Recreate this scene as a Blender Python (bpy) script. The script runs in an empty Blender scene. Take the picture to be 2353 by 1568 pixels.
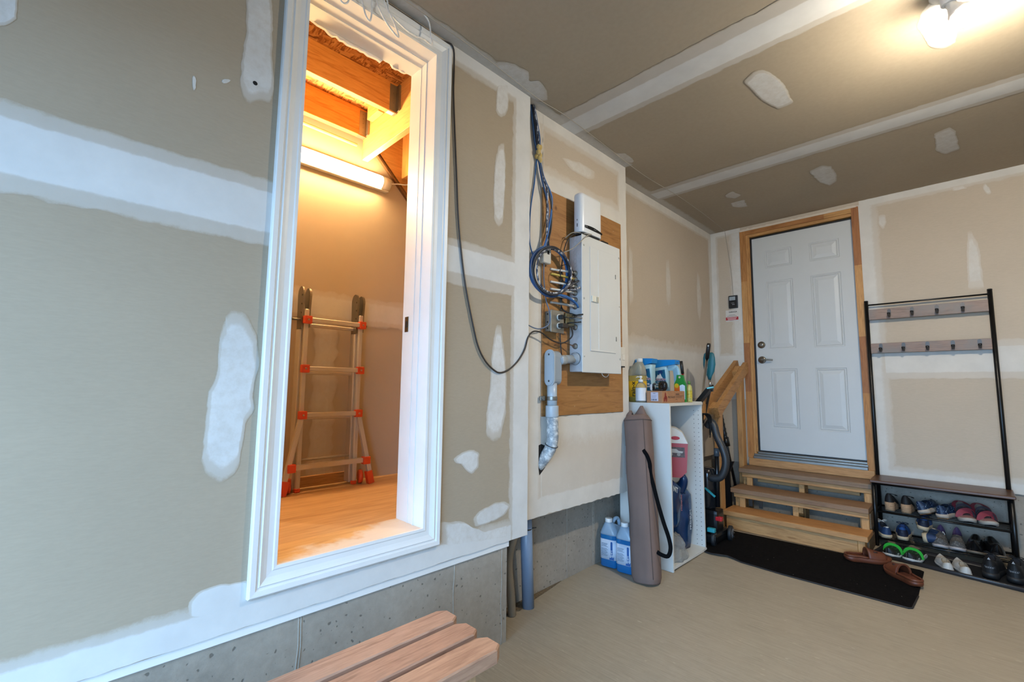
import bpy, bmesh, math, random
from mathutils import Vector, Matrix, noise as mnoise
from mathutils.geometry import tessellate_polygon

SC = bpy.context.scene
COL = SC.collection
random.seed(7)

# ------------------------------------------------------------------ camera
CAM_Z = 1.24
cam_data = bpy.data.cameras.new('camera')
cam = bpy.data.objects.new('camera', cam_data)
COL.objects.link(cam)
cam_data.sensor_width = 36.0
cam_data.lens = 36.0 * 1044.69 / 2353.0
cam_data.clip_start = 0.02
yaw, pitch, roll = 0.78370116, 0.09973095, 0.01056243
Fv = Vector((-math.sin(yaw) * math.cos(pitch), math.cos(yaw) * math.cos(pitch), math.sin(pitch)))
R0 = Vector((math.cos(yaw), math.sin(yaw), 0))
U0 = R0.cross(Fv)
Rv = math.cos(roll) * R0 + math.sin(roll) * U0
Uv = -math.sin(roll) * R0 + math.cos(roll) * U0
cam.matrix_world = Matrix(((Rv.x, Uv.x, -Fv.x, 0), (Rv.y, Uv.y, -Fv.y, 0), (Rv.z, Uv.z, -Fv.z, CAM_Z), (0, 0, 0, 1)))
SC.camera = cam

# ------------------------------------------------------------------ daylight outside the open garage door, exposure
world = bpy.data.worlds.new('sky')
SC.world = world
world.use_nodes = True
bg = world.node_tree.nodes['Background']
bg.inputs[0].default_value = (0.37, 0.64, 1.0, 1)
bg.inputs[1].default_value = 9.0
SC.view_settings.view_transform = 'Standard'
SC.view_settings.look = 'None'
SC.view_settings.gamma = 1.0
SC.view_settings.use_curve_mapping = False
SC.view_settings.exposure = 0.68
BULB_STRENGTH = 1400.0
TUBE_STRENGTH = 106.0

# the opening of the garage door is where the sky comes in (portal: guides sampling only)
GX0, GX1, GY, GH = -1.45, 1.3, -1.0, 2.15
pd = bpy.data.lights.new('garage_opening_portal', 'AREA')
pd.shape = 'RECTANGLE'; pd.size = GX1 - GX0; pd.size_y = GH
pd.cycles.is_portal = True
po = bpy.data.objects.new('garage_opening_portal', pd)
COL.objects.link(po)
po.location = ((GX0 + GX1) / 2, GY - 0.12, GH / 2)
po.rotation_euler = (math.radians(90), 0, 0)

# ------------------------------------------------------------------ dimensions of the place (metres)
XA, XB, XC, XF = -1.61, -1.662, -1.79, -1.845
YK, ZC = 4.70, 2.835
SLOPE = 0.0218
def fz(y): return SLOPE * y

# ------------------------------------------------------------------ helpers
def lin(h):
    h = h.lstrip('#')
    o = []
    for i in (0, 2, 4):
        c = int(h[i:i + 2], 16) / 255
        o.append(c / 12.92 if c <= 0.04045 else ((c + 0.055) / 1.055) ** 2.4)
    return (o[0], o[1], o[2], 1)

MATS = {}
def nd(nt, t, **kw):
    n = nt.nodes.new(t)
    for k, v in kw.items(): setattr(n, k, v)
    return n
def base_mat(name):
    m = bpy.data.materials.new(name); m.use_nodes = True
    return m, m.node_tree, m.node_tree.nodes['Principled BSDF']
def coords(nt, scale=(1, 1, 1), rot=(0, 0, 0)):
    tc = nd(nt, 'ShaderNodeTexCoord'); mp = nd(nt, 'ShaderNodeMapping')
    mp.inputs['Scale'].default_value = scale; mp.inputs['Rotation'].default_value = rot
    nt.links.new(tc.outputs['Object'], mp.inputs[0])
    return mp.outputs[0]
def noise_tex(nt, vec, scale, detail=4, rough=.55, dist=0):
    n = nd(nt, 'ShaderNodeTexNoise')
    n.inputs['Scale'].default_value = scale; n.inputs['Detail'].default_value = detail
    n.inputs['Roughness'].default_value = rough; n.inputs['Distortion'].default_value = dist
    nt.links.new(vec, n.inputs['Vector'])
    return n.outputs['Fac']
def ramp(nt, fac, stops):
    r = nd(nt, 'ShaderNodeValToRGB')
    el = r.color_ramp.elements
    while len(el) < len(stops): el.new(0.5)
    for e, (p, c) in zip(el, stops):
        e.position = p; e.color = c if len(c) == 4 else (*c, 1)
    nt.links.new(fac, r.inputs[0])
    return r.outputs[0]
def bump(nt, bs, height, strength, dist=0.01):
    b = nd(nt, 'ShaderNodeBump')
    b.inputs['Strength'].default_value = strength; b.inputs['Distance'].default_value = dist
    nt.links.new(height, b.inputs['Height']); nt.links.new(b.outputs[0], bs.inputs['Normal'])
    return b
def mixc(nt, fac, a, b, mode='MIX'):
    m = nd(nt, 'ShaderNodeMix', data_type='RGBA', blend_type=mode)
    for s, v in ((m.inputs[6], a), (m.inputs[7], b)):
        if isinstance(v, tuple): s.default_value = v
        else: nt.links.new(v, s)
    if isinstance(fac, (int, float)): m.inputs[0].default_value = fac
    else: nt.links.new(fac, m.inputs[0])
    return m.outputs[2]
def mul(c, k): return (min(c[0] * k, 1), min(c[1] * k, 1), min(c[2] * k, 1), 1)

def M(name, hexc, rough=.55, metal=0.0, vary=.06, vscale=6, bmp=0, bscale=60, spec=.5, coat=0):
    """plain procedural material: a colour with a little tone variation and fine relief"""
    if name in MATS: return MATS[name]
    m, nt, bs = base_mat(name)
    c = lin(hexc)
    v = coords(nt)
    if vary:
        nf = noise_tex(nt, v, vscale)
        nt.links.new(ramp(nt, nf, [(.3, mul(c, 1 - vary)), (.7, mul(c, 1 + vary))]), bs.inputs['Base Color'])
    else: bs.inputs['Base Color'].default_value = c
    bs.inputs['Roughness'].default_value = rough; bs.inputs['Metallic'].default_value = metal
    bs.inputs['Specular IOR Level'].default_value = spec
    bs.inputs['Coat Weight'].default_value = coat
    if bmp: bump(nt, bs, noise_tex(nt, v, bscale, 3), bmp, .004)
    MATS[name] = m
    return m

def M_wood(name, hexa, hexb, axis='Y', scale=1.0, rough=.6, knots=True, patchy=None):
    """wood with grain along an object axis, darker growth lines and knots"""
    if name in MATS: return MATS[name]
    m, nt, bs = base_mat(name)
    st = {'X': (.9, 9, 9), 'Y': (9, .9, 9), 'Z': (9, 9, .9)}[axis]
    v = coords(nt, tuple(s * scale for s in st))
    a, b = lin(hexa), lin(hexb)
    n1 = noise_tex(nt, v, 2.2, 6, .6, 1.6)
    n2 = noise_tex(nt, v, 14, 3, .6, .4)
    c = ramp(nt, n1, [(.3, b), (.46, a), (.55, mul(a, 1.06)), (.66, b), (.75, a)])
    c = mixc(nt, .35, c, ramp(nt, n2, [(.35, mul(b, .82)), (.65, mul(a, 1.08))]))
    if knots:
        kv = coords(nt, {'X': (2.2, 9, 9), 'Y': (9, 2.2, 9), 'Z': (9, 9, 2.2)}[axis])
        vo = nd(nt, 'ShaderNodeTexVoronoi'); vo.inputs['Scale'].default_value = .8 * scale
        nt.links.new(kv, vo.inputs['Vector'])
        c = mixc(nt, ramp(nt, vo.outputs['Distance'], [(.0, (1, 1, 1)), (.07, (.8, .8, .8)), (.13, (0, 0, 0))]), c, mul(b, .38))
    if patchy:
        pv = noise_tex(nt, coords(nt), 5, 5, .6)
        c = mixc(nt, ramp(nt, pv, [(.42, (0, 0, 0)), (.6, (1, 1, 1))]), c, lin(patchy))
    nt.links.new(c, bs.inputs['Base Color'])
    bs.inputs['Roughness'].default_value = rough
    bump(nt, bs, n1, .12, .003)
    MATS[name] = m
    return m

def M_emit(name, col, strength):
    if name in MATS: return MATS[name]
    m = bpy.data.materials.new(name); m.use_nodes = True
    nt = m.node_tree
    nt.nodes.remove(nt.nodes['Principled BSDF'])
    e = nd(nt, 'ShaderNodeEmission')
    e.inputs[0].default_value = (*col, 1); e.inputs[1].default_value = strength
    nt.links.new(e.outputs[0], nt.nodes['Material Output'].inputs[0])
    MATS[name] = m
    return m

def M_clear(name, hexc, rough=.15, trans=.85, ior=1.35):
    if name in MATS: return MATS[name]
    m, nt, bs = base_mat(name)
    bs.inputs['Base Color'].default_value = lin(hexc)
    bs.inputs['Roughness'].default_value = rough
    bs.inputs['Transmission Weight'].default_value = trans
    bs.inputs['IOR'].default_value = ior
    MATS[name] = m
    return m

PAPER, PLASTER = '#a1937e', '#c9c8c4'
def M_drywall(key='drywall', PAPER=PAPER):
    m, nt, bs = base_mat(key + '_paper')
    v = coords(nt)
    big = noise_tex(nt, v, 1.1, 4, .6)
    fine = noise_tex(nt, coords(nt, (1, 1, 5)), 45, 3)
    c = ramp(nt, big, [(.3, mul(lin(PAPER), .93)), (.7, mul(lin(PAPER), 1.05))])
    c = mixc(nt, .12, c, ramp(nt, fine, [(.3, mul(lin(PAPER), .75)), (.7, mul(lin(PAPER), 1.25))]))
    nt.links.new(c, bs.inputs['Base Color'])
    bs.inputs['Roughness'].default_value = .85
    bump(nt, bs, fine, .05, .002)
    MATS[key] = m
    return m
def M_compound(key='compound', PAPER=PAPER, PLASTER=PLASTER):
    """joint compound: thin at the feathered edge (mesh attribute 'cover'), opaque in the middle"""
    m, nt, bs = base_mat('joint_' + key)
    v = coords(nt)
    at = nd(nt, 'ShaderNodeAttribute'); at.attribute_name = 'cover'
    n = noise_tex(nt, v, 34, 5, .7)
    ad = nd(nt, 'ShaderNodeMath', operation='MULTIPLY_ADD')
    nt.links.new(n, ad.inputs[0]); ad.inputs[1].default_value = .5
    sb = nd(nt, 'ShaderNodeMath', operation='ADD'); sb.inputs[1].default_value = -.25
    nt.links.new(at.outputs['Fac'], ad.inputs[2]); nt.links.new(ad.outputs[0], sb.inputs[0])
    f = ramp(nt, sb.outputs[0], [(.05, (0, 0, 0)), (.30, (.42, .42, .42)), (.62, (.5, .5, .5)), (.88, (1, 1, 1))])
    n2 = noise_tex(nt, v, 7, 5, .6)
    pl = ramp(nt, n2, [(.3, mul(lin(PLASTER), .93)), (.7, mul(lin(PLASTER), 1.05))])
    nt.links.new(mixc(nt, f, lin(PAPER), pl), bs.inputs['Base Color'])
    bs.inputs['Roughness'].default_value = .8
    bump(nt, bs, noise_tex(nt, v, 60, 4), .06, .003)
    MATS[key] = m
    return m
def M_concrete(name, hexc, pits=True, brushed=False):
    m, nt, bs = base_mat(name)
    c = lin(hexc)
    v = coords(nt)
    n1 = noise_tex(nt, v, 3.2, 7, .65)
    n2 = noise_tex(nt, v, 38, 5, .7)
    col = ramp(nt, n1, [(.25, mul(c, .70)), (.5, c), (.75, mul(c, 1.18))])
    col = mixc(nt, .3, col, ramp(nt, n2, [(.3, mul(c, .65)), (.7, mul(c, 1.3))]))
    h = n2
    if pits:
        wn = nd(nt, 'ShaderNodeTexNoise'); wn.inputs['Scale'].default_value = 22; nt.links.new(v, wn.inputs['Vector'])
        wv = mixc(nt, .03, v, wn.outputs['Color'], 'ADD')
        sxyz = nd(nt, 'ShaderNodeSeparateXYZ'); nt.links.new(wv, sxyz.inputs[0])
        axy = nd(nt, 'ShaderNodeMath', operation='ADD'); nt.links.new(sxyz.outputs[0], axy.inputs[0]); nt.links.new(sxyz.outputs[1], axy.inputs[1])
        cxyz = nd(nt, 'ShaderNodeCombineXYZ'); nt.links.new(axy.outputs[0], cxyz.inputs[0]); nt.links.new(sxyz.outputs[2], cxyz.inputs[1])
        wv = cxyz.outputs[0]
        vo = nd(nt, 'ShaderNodeTexVoronoi', voronoi_dimensions='2D'); vo.inputs['Scale'].default_value = 34
        nt.links.new(wv, vo.inputs['Vector'])
        sp = nd(nt, 'ShaderNodeSeparateColor'); nt.links.new(vo.outputs['Color'], sp.inputs[0])
        sz = nd(nt, 'ShaderNodeMath', operation='MULTIPLY_ADD'); nt.links.new(sp.outputs[0], sz.inputs[0]); sz.inputs[1].default_value = .42; nt.links.new(vo.outputs['Distance'], sz.inputs[2])
        pm = ramp(nt, sz.outputs[0], [(.13, (0, 0, 0)), (.20, (1, 1, 1))])
        col = mixc(nt, pm, mul(c, .45), col)
        mm = nd(nt, 'ShaderNodeMath', operation='MULTIPLY_ADD')
        nt.links.new(pm, mm.inputs[0]); mm.inputs[1].default_value = 1.5
        nt.links.new(n2, mm.inputs[2]); h = mm.outputs[0]
    if brushed:
        bv = coords(nt, (2.5, 60, 1), (0, 0, .5))
        n3 = noise_tex(nt, bv, 3, 4, .6, .5)
        col = mixc(nt, .62, col, ramp(nt, n3, [(.3, mul(c, .72)), (.52, c), (.7, mul(c, 1.2))]))
        fl = noise_tex(nt, coords(nt, (9, 30, 1), (0, 0, .4)), 2.0, 2)
        col = mixc(nt, ramp(nt, fl, [(.70, (0, 0, 0)), (.75, (.6, .6, .6))]), col, mul(c, 1.6))
        bd = noise_tex(nt, v, 1.1, 3)
        col = mixc(nt, ramp(nt, bd, [(.35, (.28, .28, .28)), (.65, (0, 0, 0))]), col, mul(c, .72))
        h = n3
    nt.links.new(col, bs.inputs['Base Color'])
    bs.inputs['Roughness'].default_value = .62 if brushed else .8
    bump(nt, bs, h, .22 if not brushed else .12, .008)
    MATS[name] = m
    return m
def M_osb():
    m, nt, bs = base_mat('oriented_strand_board')
    v = coords(nt, (1, 5.5, 1), (0, 0, .35))
    vo = nd(nt, 'ShaderNodeTexVoronoi'); vo.inputs['Scale'].default_value = 24
    nt.links.new(v, vo.inputs['Vector'])
    sp = nd(nt, 'ShaderNodeSeparateColor'); nt.links.new(vo.outputs['Color'], sp.inputs[0])
    v2 = coords(nt, (4.5, 1, 1), (0, 0, -.5))
    vo2 = nd(nt, 'ShaderNodeTexVoronoi'); vo2.inputs['Scale'].default_value = 19; nt.links.new(v2, vo2.inputs['Vector'])
    sp2 = nd(nt, 'ShaderNodeSeparateColor'); nt.links.new(vo2.outputs['Color'], sp2.inputs[0])
    st = [(0, lin('#6e3d17')), (.5, lin('#a9713a')), (1, lin('#c8965a'))]
    mk = ramp(nt, noise_tex(nt, coords(nt), 16, 2), [(.47, (0, 0, 0)), (.53, (1, 1, 1))])
    c = mixc(nt, mk, ramp(nt, sp.outputs[0], st), ramp(nt, sp2.outputs[0], st))
    nt.links.new(c, bs.inputs['Base Color'])
    bs.inputs['Roughness'].default_value = .7
    bump(nt, bs, sp.outputs[1], .4, .004)
    MATS['osb'] = m
    return m
M_drywall(); M_drywall('drywall_pale', '#b9ab98'); M_compound(); M_compound('compound_pale', '#b9ab98', '#cbc7bf'); M_osb()
M_concrete('foundation', '#928a7e')
M_concrete('floor_concrete', '#9d907c', pits=False, brushed=True)
WHITE_PAINT = M('white_trim_paint', '#d9d9d6', .38, vary=.03)
PINE = M_wood('pine', '#b98a54', '#93632f', 'Y')
PINE_X = M_wood('pine_x', '#b68854', '#8f5f30', 'X')
PINE_Z = M_wood('pine_z', '#b98a54', '#936331', 'Z')
BLACK_METAL = M('black_powder_coat', '#131313', .35, .3, vary=.05)
BLACK_PLASTIC = M('black_plastic', '#141415', .4, vary=.08)

class MB:
    """collects vertices and faces of one mesh"""
    def __init__(s): s.v = []; s.f = []; s.sm = []; s.at = None
    def add(s, vs, fs, smooth=False):
        o = len(s.v)
        s.v += [Vector(p) for p in vs]
        for f in fs: s.f.append(tuple(i + o for i in f)); s.sm.append(smooth)
        return s
    def box(s, a, b, bev=0.0):
        x0, y0, z0 = (min(a[i], b[i]) for i in range(3)); x1, y1, z1 = (max(a[i], b[i]) for i in range(3))
        if bev <= 0:
            vs = [(x0, y0, z0), (x1, y0, z0), (x1, y1, z0), (x0, y1, z0), (x0, y0, z1), (x1, y0, z1), (x1, y1, z1), (x0, y1, z1)]
            return s.add(vs, [(3, 2, 1, 0), (4, 5, 6, 7), (0, 1, 5, 4), (1, 2, 6, 5), (2, 3, 7, 6), (3, 0, 4, 7)])
        bev = min(bev, (x1 - x0) * .49, (y1 - y0) * .49, (z1 - z0) * .49)
        bm = bmesh.new()
        bmesh.ops.create_cube(bm, size=1, matrix=Matrix.Translation(((x0 + x1) / 2, (y0 + y1) / 2, (z0 + z1) / 2)) @ Matrix.Diagonal((x1 - x0, y1 - y0, z1 - z0, 1)))
        bmesh.ops.bevel(bm, geom=list(bm.edges), offset=bev, segments=2 if bev > .004 else 1, affect='EDGES', profile=.7)
        return s.bm(bm)
    def bm(s, bm, smooth=False):
        bm.verts.index_update()
        s.add([v.co.copy() for v in bm.verts], [tuple(v.index for v in f.verts) for f in bm.faces], smooth)
        bm.free(); return s
    def obox(s, c, ax, ay, az, sx, sy, sz):
        """oriented box: centre, three axes, full sizes"""
        c, ax, ay, az = Vector(c), Vector(ax).normalized(), Vector(ay).normalized(), Vector(az).normalized()
        vs = [c + ax * i * sx / 2 + ay * j * sy / 2 + az * k * sz / 2 for i, j, k in ((-1, -1, -1), (1, -1, -1), (1, 1, -1), (-1, 1, -1), (-1, -1, 1), (1, -1, 1), (1, 1, 1), (-1, 1, 1))]
        return s.add(vs, [(3, 2, 1, 0), (4, 5, 6, 7), (0, 1, 5, 4), (1, 2, 6, 5), (2, 3, 7, 6), (3, 0, 4, 7)])
    def beam(s, a, b, w, h, up=(0, 0, 1)):
        """bar of section w x h from a to b; h is measured along up"""
        a, b = Vector(a), Vector(b); d = (b - a); u = Vector(up)
        side = d.cross(u).normalized(); u2 = side.cross(d).normalized()
        return s.obox((a + b) / 2, d, side, u2, d.length, w, h)
    def rings(s, rings, closed=True, cap0=True, cap1=True, smooth=True):
        o = len(s.v); n = len(rings[0])
        for r in rings: s.v += [Vector(p) for p in r]
        for i in range(len(rings) - 1):
            for j in range(n if closed else n - 1):
                k = (j + 1) % n
                s.f.append((o + i * n + j, o + i * n + k, o + (i + 1) * n + k, o + (i + 1) * n + j)); s.sm.append(smooth)
        if closed and cap0: s.f.append(tuple(o + j for j in reversed(range(n)))); s.sm.append(False)
        if closed and cap1: s.f.append(tuple(o + (len(rings) - 1) * n + j for j in range(n))); s.sm.append(False)
        return s
    def tube(s, pts, r, n=8, smooth_path=0, flat=None, cap=True, up=None):
        """tube along a path; r number or list; flat=(w,h) makes a flat band section"""
        pts = [Vector(p) for p in pts]
        if smooth_path: 
            if isinstance(r, (list, tuple)):
                rr = catmull([Vector((q, 0, 0)) for q in r], smooth_path); r = [q.x for q in rr]
            pts = catmull(pts, smooth_path)
        m = len(pts)
        rs = r if isinstance(r, (list, tuple)) else [r] * m
        T = [(pts[min(i + 1, m - 1)] - pts[max(i - 1, 0)]).normalized() for i in range(m)]
        if up is not None: N = Vector(up)
        else: N = Vector((0, 0, 1)) if abs(T[0].z) < .9 else Vector((1, 0, 0))
        out = []
        for i in range(m):
            if up is not None: N = Vector(up)
            N = (N - T[i] * N.dot(T[i]))
            N = N.normalized() if N.length > 1e-6 else T[i].orthogonal().normalized()
            B = T[i].cross(N)
            ring = []
            for j in range(n):
                a = 2 * math.pi * j / n
                if flat:
                    ca, sa = math.cos(a), math.sin(a)
                    k = 1 / max(abs(ca), abs(sa))
                    ring.append(pts[i] + B * ca * k * flat[0] / 2 + N * sa * k * flat[1] / 2)
                else: ring.append(pts[i] + (B * math.cos(a) + N * math.sin(a)) * rs[i])
            out.append(ring)
        return s.rings(out, True, cap, cap, smooth=not flat)
    def cyl(s, a, b, r, r2=None, n=20, cap=True):
        return s.tube([a, b], [r, r if r2 is None else r2], n, cap=cap)
    def lathe(s, prof, c=(0, 0, 0), n=24, axis=None, sx=1, sy=1, cap0=True, cap1=True):
        """profile [(radius, height)] turned about the axis through c"""
        ax = Vector(axis).normalized() if axis else Vector((0, 0, 1))
        e1 = ax.orthogonal().normalized() if axis else Vector((1, 0, 0))
        e2 = ax.cross(e1); c = Vector(c)
        rg = [[c + ax * h + (e1 * math.cos(2 * math.pi * j / n) * sx + e2 * math.sin(2 * math.pi * j / n) * sy) * max(r, 1e-4) for j in range(n)] for r, h in prof]
        return s.rings(rg, True, cap0, cap1)
    def poly(s, pts2, to3, t0, t1):
        """flat outline extruded between two offsets: to3(u,v,offset)"""
        n = len(pts2); o = len(s.v)
        if sum(pts2[i][0] * pts2[(i + 1) % n][1] - pts2[(i + 1) % n][0] * pts2[i][1] for i in range(n)) < 0: pts2 = pts2[::-1]
        tr = tessellate_polygon([[Vector((p[0], p[1], 0)) for p in pts2]])
        s.v += [Vector(to3(p[0], p[1], t0)) for p in pts2] + [Vector(to3(p[0], p[1], t1)) for p in pts2]
        for a, b, c in tr:
            s.f.append((o + a, o + b, o + c)); s.f.append((o + n + c, o + n + b, o + n + a)); s.sm += [False, False]
        for i in range(n):
            j = (i + 1) % n
            s.f.append((o + i, o + j, o + n + j, o + n + i)); s.sm.append(False)
        return s

def catmull(P, k):
    out = []
    n = len(P)
    for i in range(n - 1):
        p0 = P[i - 1] if i else P[0] * 2 - P[1]; p1 = P[i]; p2 = P[i + 1]
        p3 = P[i + 2] if i + 2 < n else P[-1] * 2 - P[-2]
        for j in range(k):
            t = j / k
            out.append(.5 * ((2 * p1) + (p2 - p0) * t + (2 * p0 - 5 * p1 + 4 * p2 - p3) * t * t + (3 * p1 - p0 - 3 * p2 + p3) * t ** 3))
    out.append(P[-1].copy())
    return out

ORG = {}
def tagp(o, label=None, cat=None, group=None, kind=None):
    if label: o['label'] = label
    if cat: o['category'] = cat
    if group: o['group'] = group
    if kind: o['kind'] = kind
    return o
def mesh_of(name, mb, mat, org, fix=True):
    me = bpy.data.meshes.new(name)
    org = Vector(org)
    me.from_pydata([tuple(v - org) for v in mb.v], [], mb.f)
    me.polygons.foreach_set('use_smooth', mb.sm)
    if fix:
        bm = bmesh.new(); bm.from_mesh(me); bmesh.ops.recalc_face_normals(bm, faces=bm.faces); bm.to_mesh(me); bm.free()
    if mb.at is not None:
        a = me.attributes.new('cover', 'FLOAT', 'POINT'); a.data.foreach_set('value', mb.at)
    me.materials.append(mat)
    me.update()
    return me
def thing(name, label, cat, loc, group=None, rot=(0, 0, 0), kind=None):
    o = bpy.data.objects.new(name, None); COL.objects.link(o)
    o.empty_display_size = .05
    o.location = loc; o.rotation_euler = rot
    ORG[o.name] = Vector((0, 0, 0)) if any(rot) else Vector(loc)
    return tagp(o, label, cat, group, kind)
def local_thing(name, label, cat, loc, group=None, rot=(0, 0, 0)):
    """parts are given in the thing's own coordinates"""
    o = thing(name, label, cat, loc, group, rot); ORG[o.name] = Vector((0, 0, 0)); return o
def part(name, mb, mat, parent, label=None, kind=None, fix=True):
    org = ORG[parent.name]
    o = bpy.data.objects.new(name, mesh_of(name, mb, mat, org, fix)); COL.objects.link(o)
    o.parent = parent; ORG[o.name] = org
    return tagp(o, label, None, None, kind)
def solo(name, mb, mat, label, cat, group=None, loc=None, kind=None):
    """a thing that is one mesh; origin at its base"""
    if loc is None:
        xs = [v.x for v in mb.v]; ys = [v.y for v in mb.v]
        loc = ((min(xs) + max(xs)) / 2, (min(ys) + max(ys)) / 2, min(v.z for v in mb.v))
    o = bpy.data.objects.new(name, mesh_of(name, mb, mat, loc)); COL.objects.link(o)
    o.location = loc; ORG[o.name] = Vector(loc)
    return tagp(o, label, cat, group, kind)
def struct(name, mb, mat, label=None, cat=None):
    o = bpy.data.objects.new(name, mesh_of(name, mb, mat, (0, 0, 0))); COL.objects.link(o)
    ORG[o.name] = Vector((0, 0, 0))
    return tagp(o, label, cat, kind='structure')
def dup_part(src, parent, off):
    c = src.copy(); COL.objects.link(c); c.parent = parent; c.location = Vector(src.location) + Vector(off)
    ORG[c.name] = ORG[src.name]
    return c
def text_mb(txt, size, to3, align='CENTER', font_sx=1.0, bold=0.0):
    """lettering as flat outlines mapped by to3(u,v)"""
    cu = bpy.data.curves.new('lettering', 'FONT'); cu.body = txt; cu.size = size
    cu.align_x = align; cu.align_y = 'CENTER'; cu.resolution_u = 2; cu.offset = bold
    ob = bpy.data.objects.new('lettering', cu); COL.objects.link(ob)
    dg = bpy.context.evaluated_depsgraph_get(); ev = ob.evaluated_get(dg); me = ev.to_mesh()
    mb = MB().add([to3(v.co.x * font_sx, v.co.y) for v in me.vertices], [tuple(p.vertices) for p in me.polygons])
    ev.to_mesh_clear(); bpy.data.objects.remove(ob); bpy.data.curves.remove(cu)
    return mb
# ------------------------------------------------------------------ the room shell
TH = 0.2
floor_mb = MB()
floor_mb.add([(-2.2, -1.35, fz(-1.35)), (2.75, -1.35, fz(-1.35)), (2.75, 5.0, fz(5.0)), (-2.2, 5.0, fz(5.0)),
              (-2.2, -1.35, -.2), (2.75, -1.35, -.2), (2.75, 5.0, -.2), (-2.2, 5.0, -.2)],
             [(0, 1, 2, 3), (7, 6, 5, 4), (0, 4, 5, 1), (1, 5, 6, 2), (2, 6, 7, 3), (3, 7, 4, 0)])
FLOOR = struct('floor', floor_mb, MATS['floor_concrete'])
drive = MB().box((-14, -18, -.25), (14, -1.36, -.06))
struct('ground', drive, M('driveway_asphalt', '#77777a', .9, vary=.1, bmp=.3))
CEIL = struct('ceiling', MB().box((-1.84, -1.35, ZC), (2.75, 4.9, ZC + .08)), MATS['drywall'])

OY0, OY1, OZ0, OZ1 = .535, 1.12, .645, 2.742       # rough opening behind the casing
wa = MB()
wa.box((XA, -1.35, .499), (XA - TH, OY0, ZC)); wa.box((XA, OY1, .499), (XA - TH, 1.737, ZC))
wa.box((XA, OY0, .499), (XA - TH, OY1, OZ0)); wa.box((XA, OY0, OZ1), (XA - TH, OY1, ZC))
WALL_A = struct('wall_left', wa, MATS['drywall'])
WALL_B = struct('wall_left_panel', MB().box((XB, 1.737, .548), (XB - .13, 2.815, ZC)), MATS['drywall_pale'])
WALL_C = struct('wall_left_rear', MB().box((XC, 2.60, .60), (XC - .09, YK, ZC)), MATS['drywall_pale'])
wk = MB()
DX0, DX1, DZ0, DZ1 = -1.455, -.565, .598, 2.755    # rough opening of the back door
wk.box((-1.9, YK, .543), (DX0, YK + .16, ZC)); wk.box((DX1, YK, .543), (2.75, YK + .16, ZC))
wk.box((DX0, YK, DZ1), (DX1, YK + .16, ZC)); wk.box((DX0, YK, .543), (DX1, YK + .16, DZ0))
WALL_K = struct('wall_back', wk, MATS['drywall_pale'])
struct('wall_right', MB().box((2.62, -1.35, -.1), (2.75, 4.86, ZC)), MATS['drywall'])
wf = MB()
wf.box((-2.0, GY, -.1), (GX0, GY - .2, ZC)); wf.box((GX1, GY, -.1), (2.75, GY - .2, ZC)); wf.box((GX0, GY, GH), (GX1, GY - .2, ZC))
struct('wall_front', wf, MATS['drywall'])
# ground behind the house wall side of the back door
struct('wall_behind_door', MB().box((-1.7, YK + .17, .4), (-.3, YK + .2, 3.0)), MATS['drywall'])

# foundation concrete, with the ridges the form panels left
fa = MB().box((XA - .015, -1.35, -.2), (-2.3, 1.611, .472))
def ridge(mb, x, y, z0, z1, w=.008, seed=0):
    rg = []
    for i in range(15):
        z = z0 + (z1 - z0) * i / 14
        j = mnoise.noise((y * 7 + seed, z * 9, 1.3)) * .006 + mnoise.noise((y * 7, z * 40, 2.3)) * .003
        k = .5 + abs(mnoise.noise((y * 3, z * 14, 4.7 + seed)))
        rg.append([(x, y - w + j, z), (x + w * .9 * k, y + j, z), (x, y + w + j, z), (x - .01, y + j, z)])
    mb.rings(rg)
for yy in (-.05, .64, .648, 1.29, 1.578): ridge(fa, XA - .015, yy, .02, .47, .0032, yy)
struct('wall_foundation_left', fa, MATS['foundation'])
fb = MB().box((XF, 1.611, -.2), (XF - .2, 5.0, .6))
for yy in (2.36, 2.64, 2.655): ridge(fb, XF, yy, .03, .58, .0035, yy)
struct('wall_foundation_rear', fb, MATS['foundation'])
struct('wall_foundation_back', MB().box((-1.9, YK + .012, -.2), (2.75, YK + .16, .543)), MATS['foundation'])
# painted strip between drywall and concrete
ts = MB().box((XA - .006, -1.35, .470), (XA - .03, 1.617, .5), .002)
struct('trim_1', ts, WHITE_PAINT)

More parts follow.
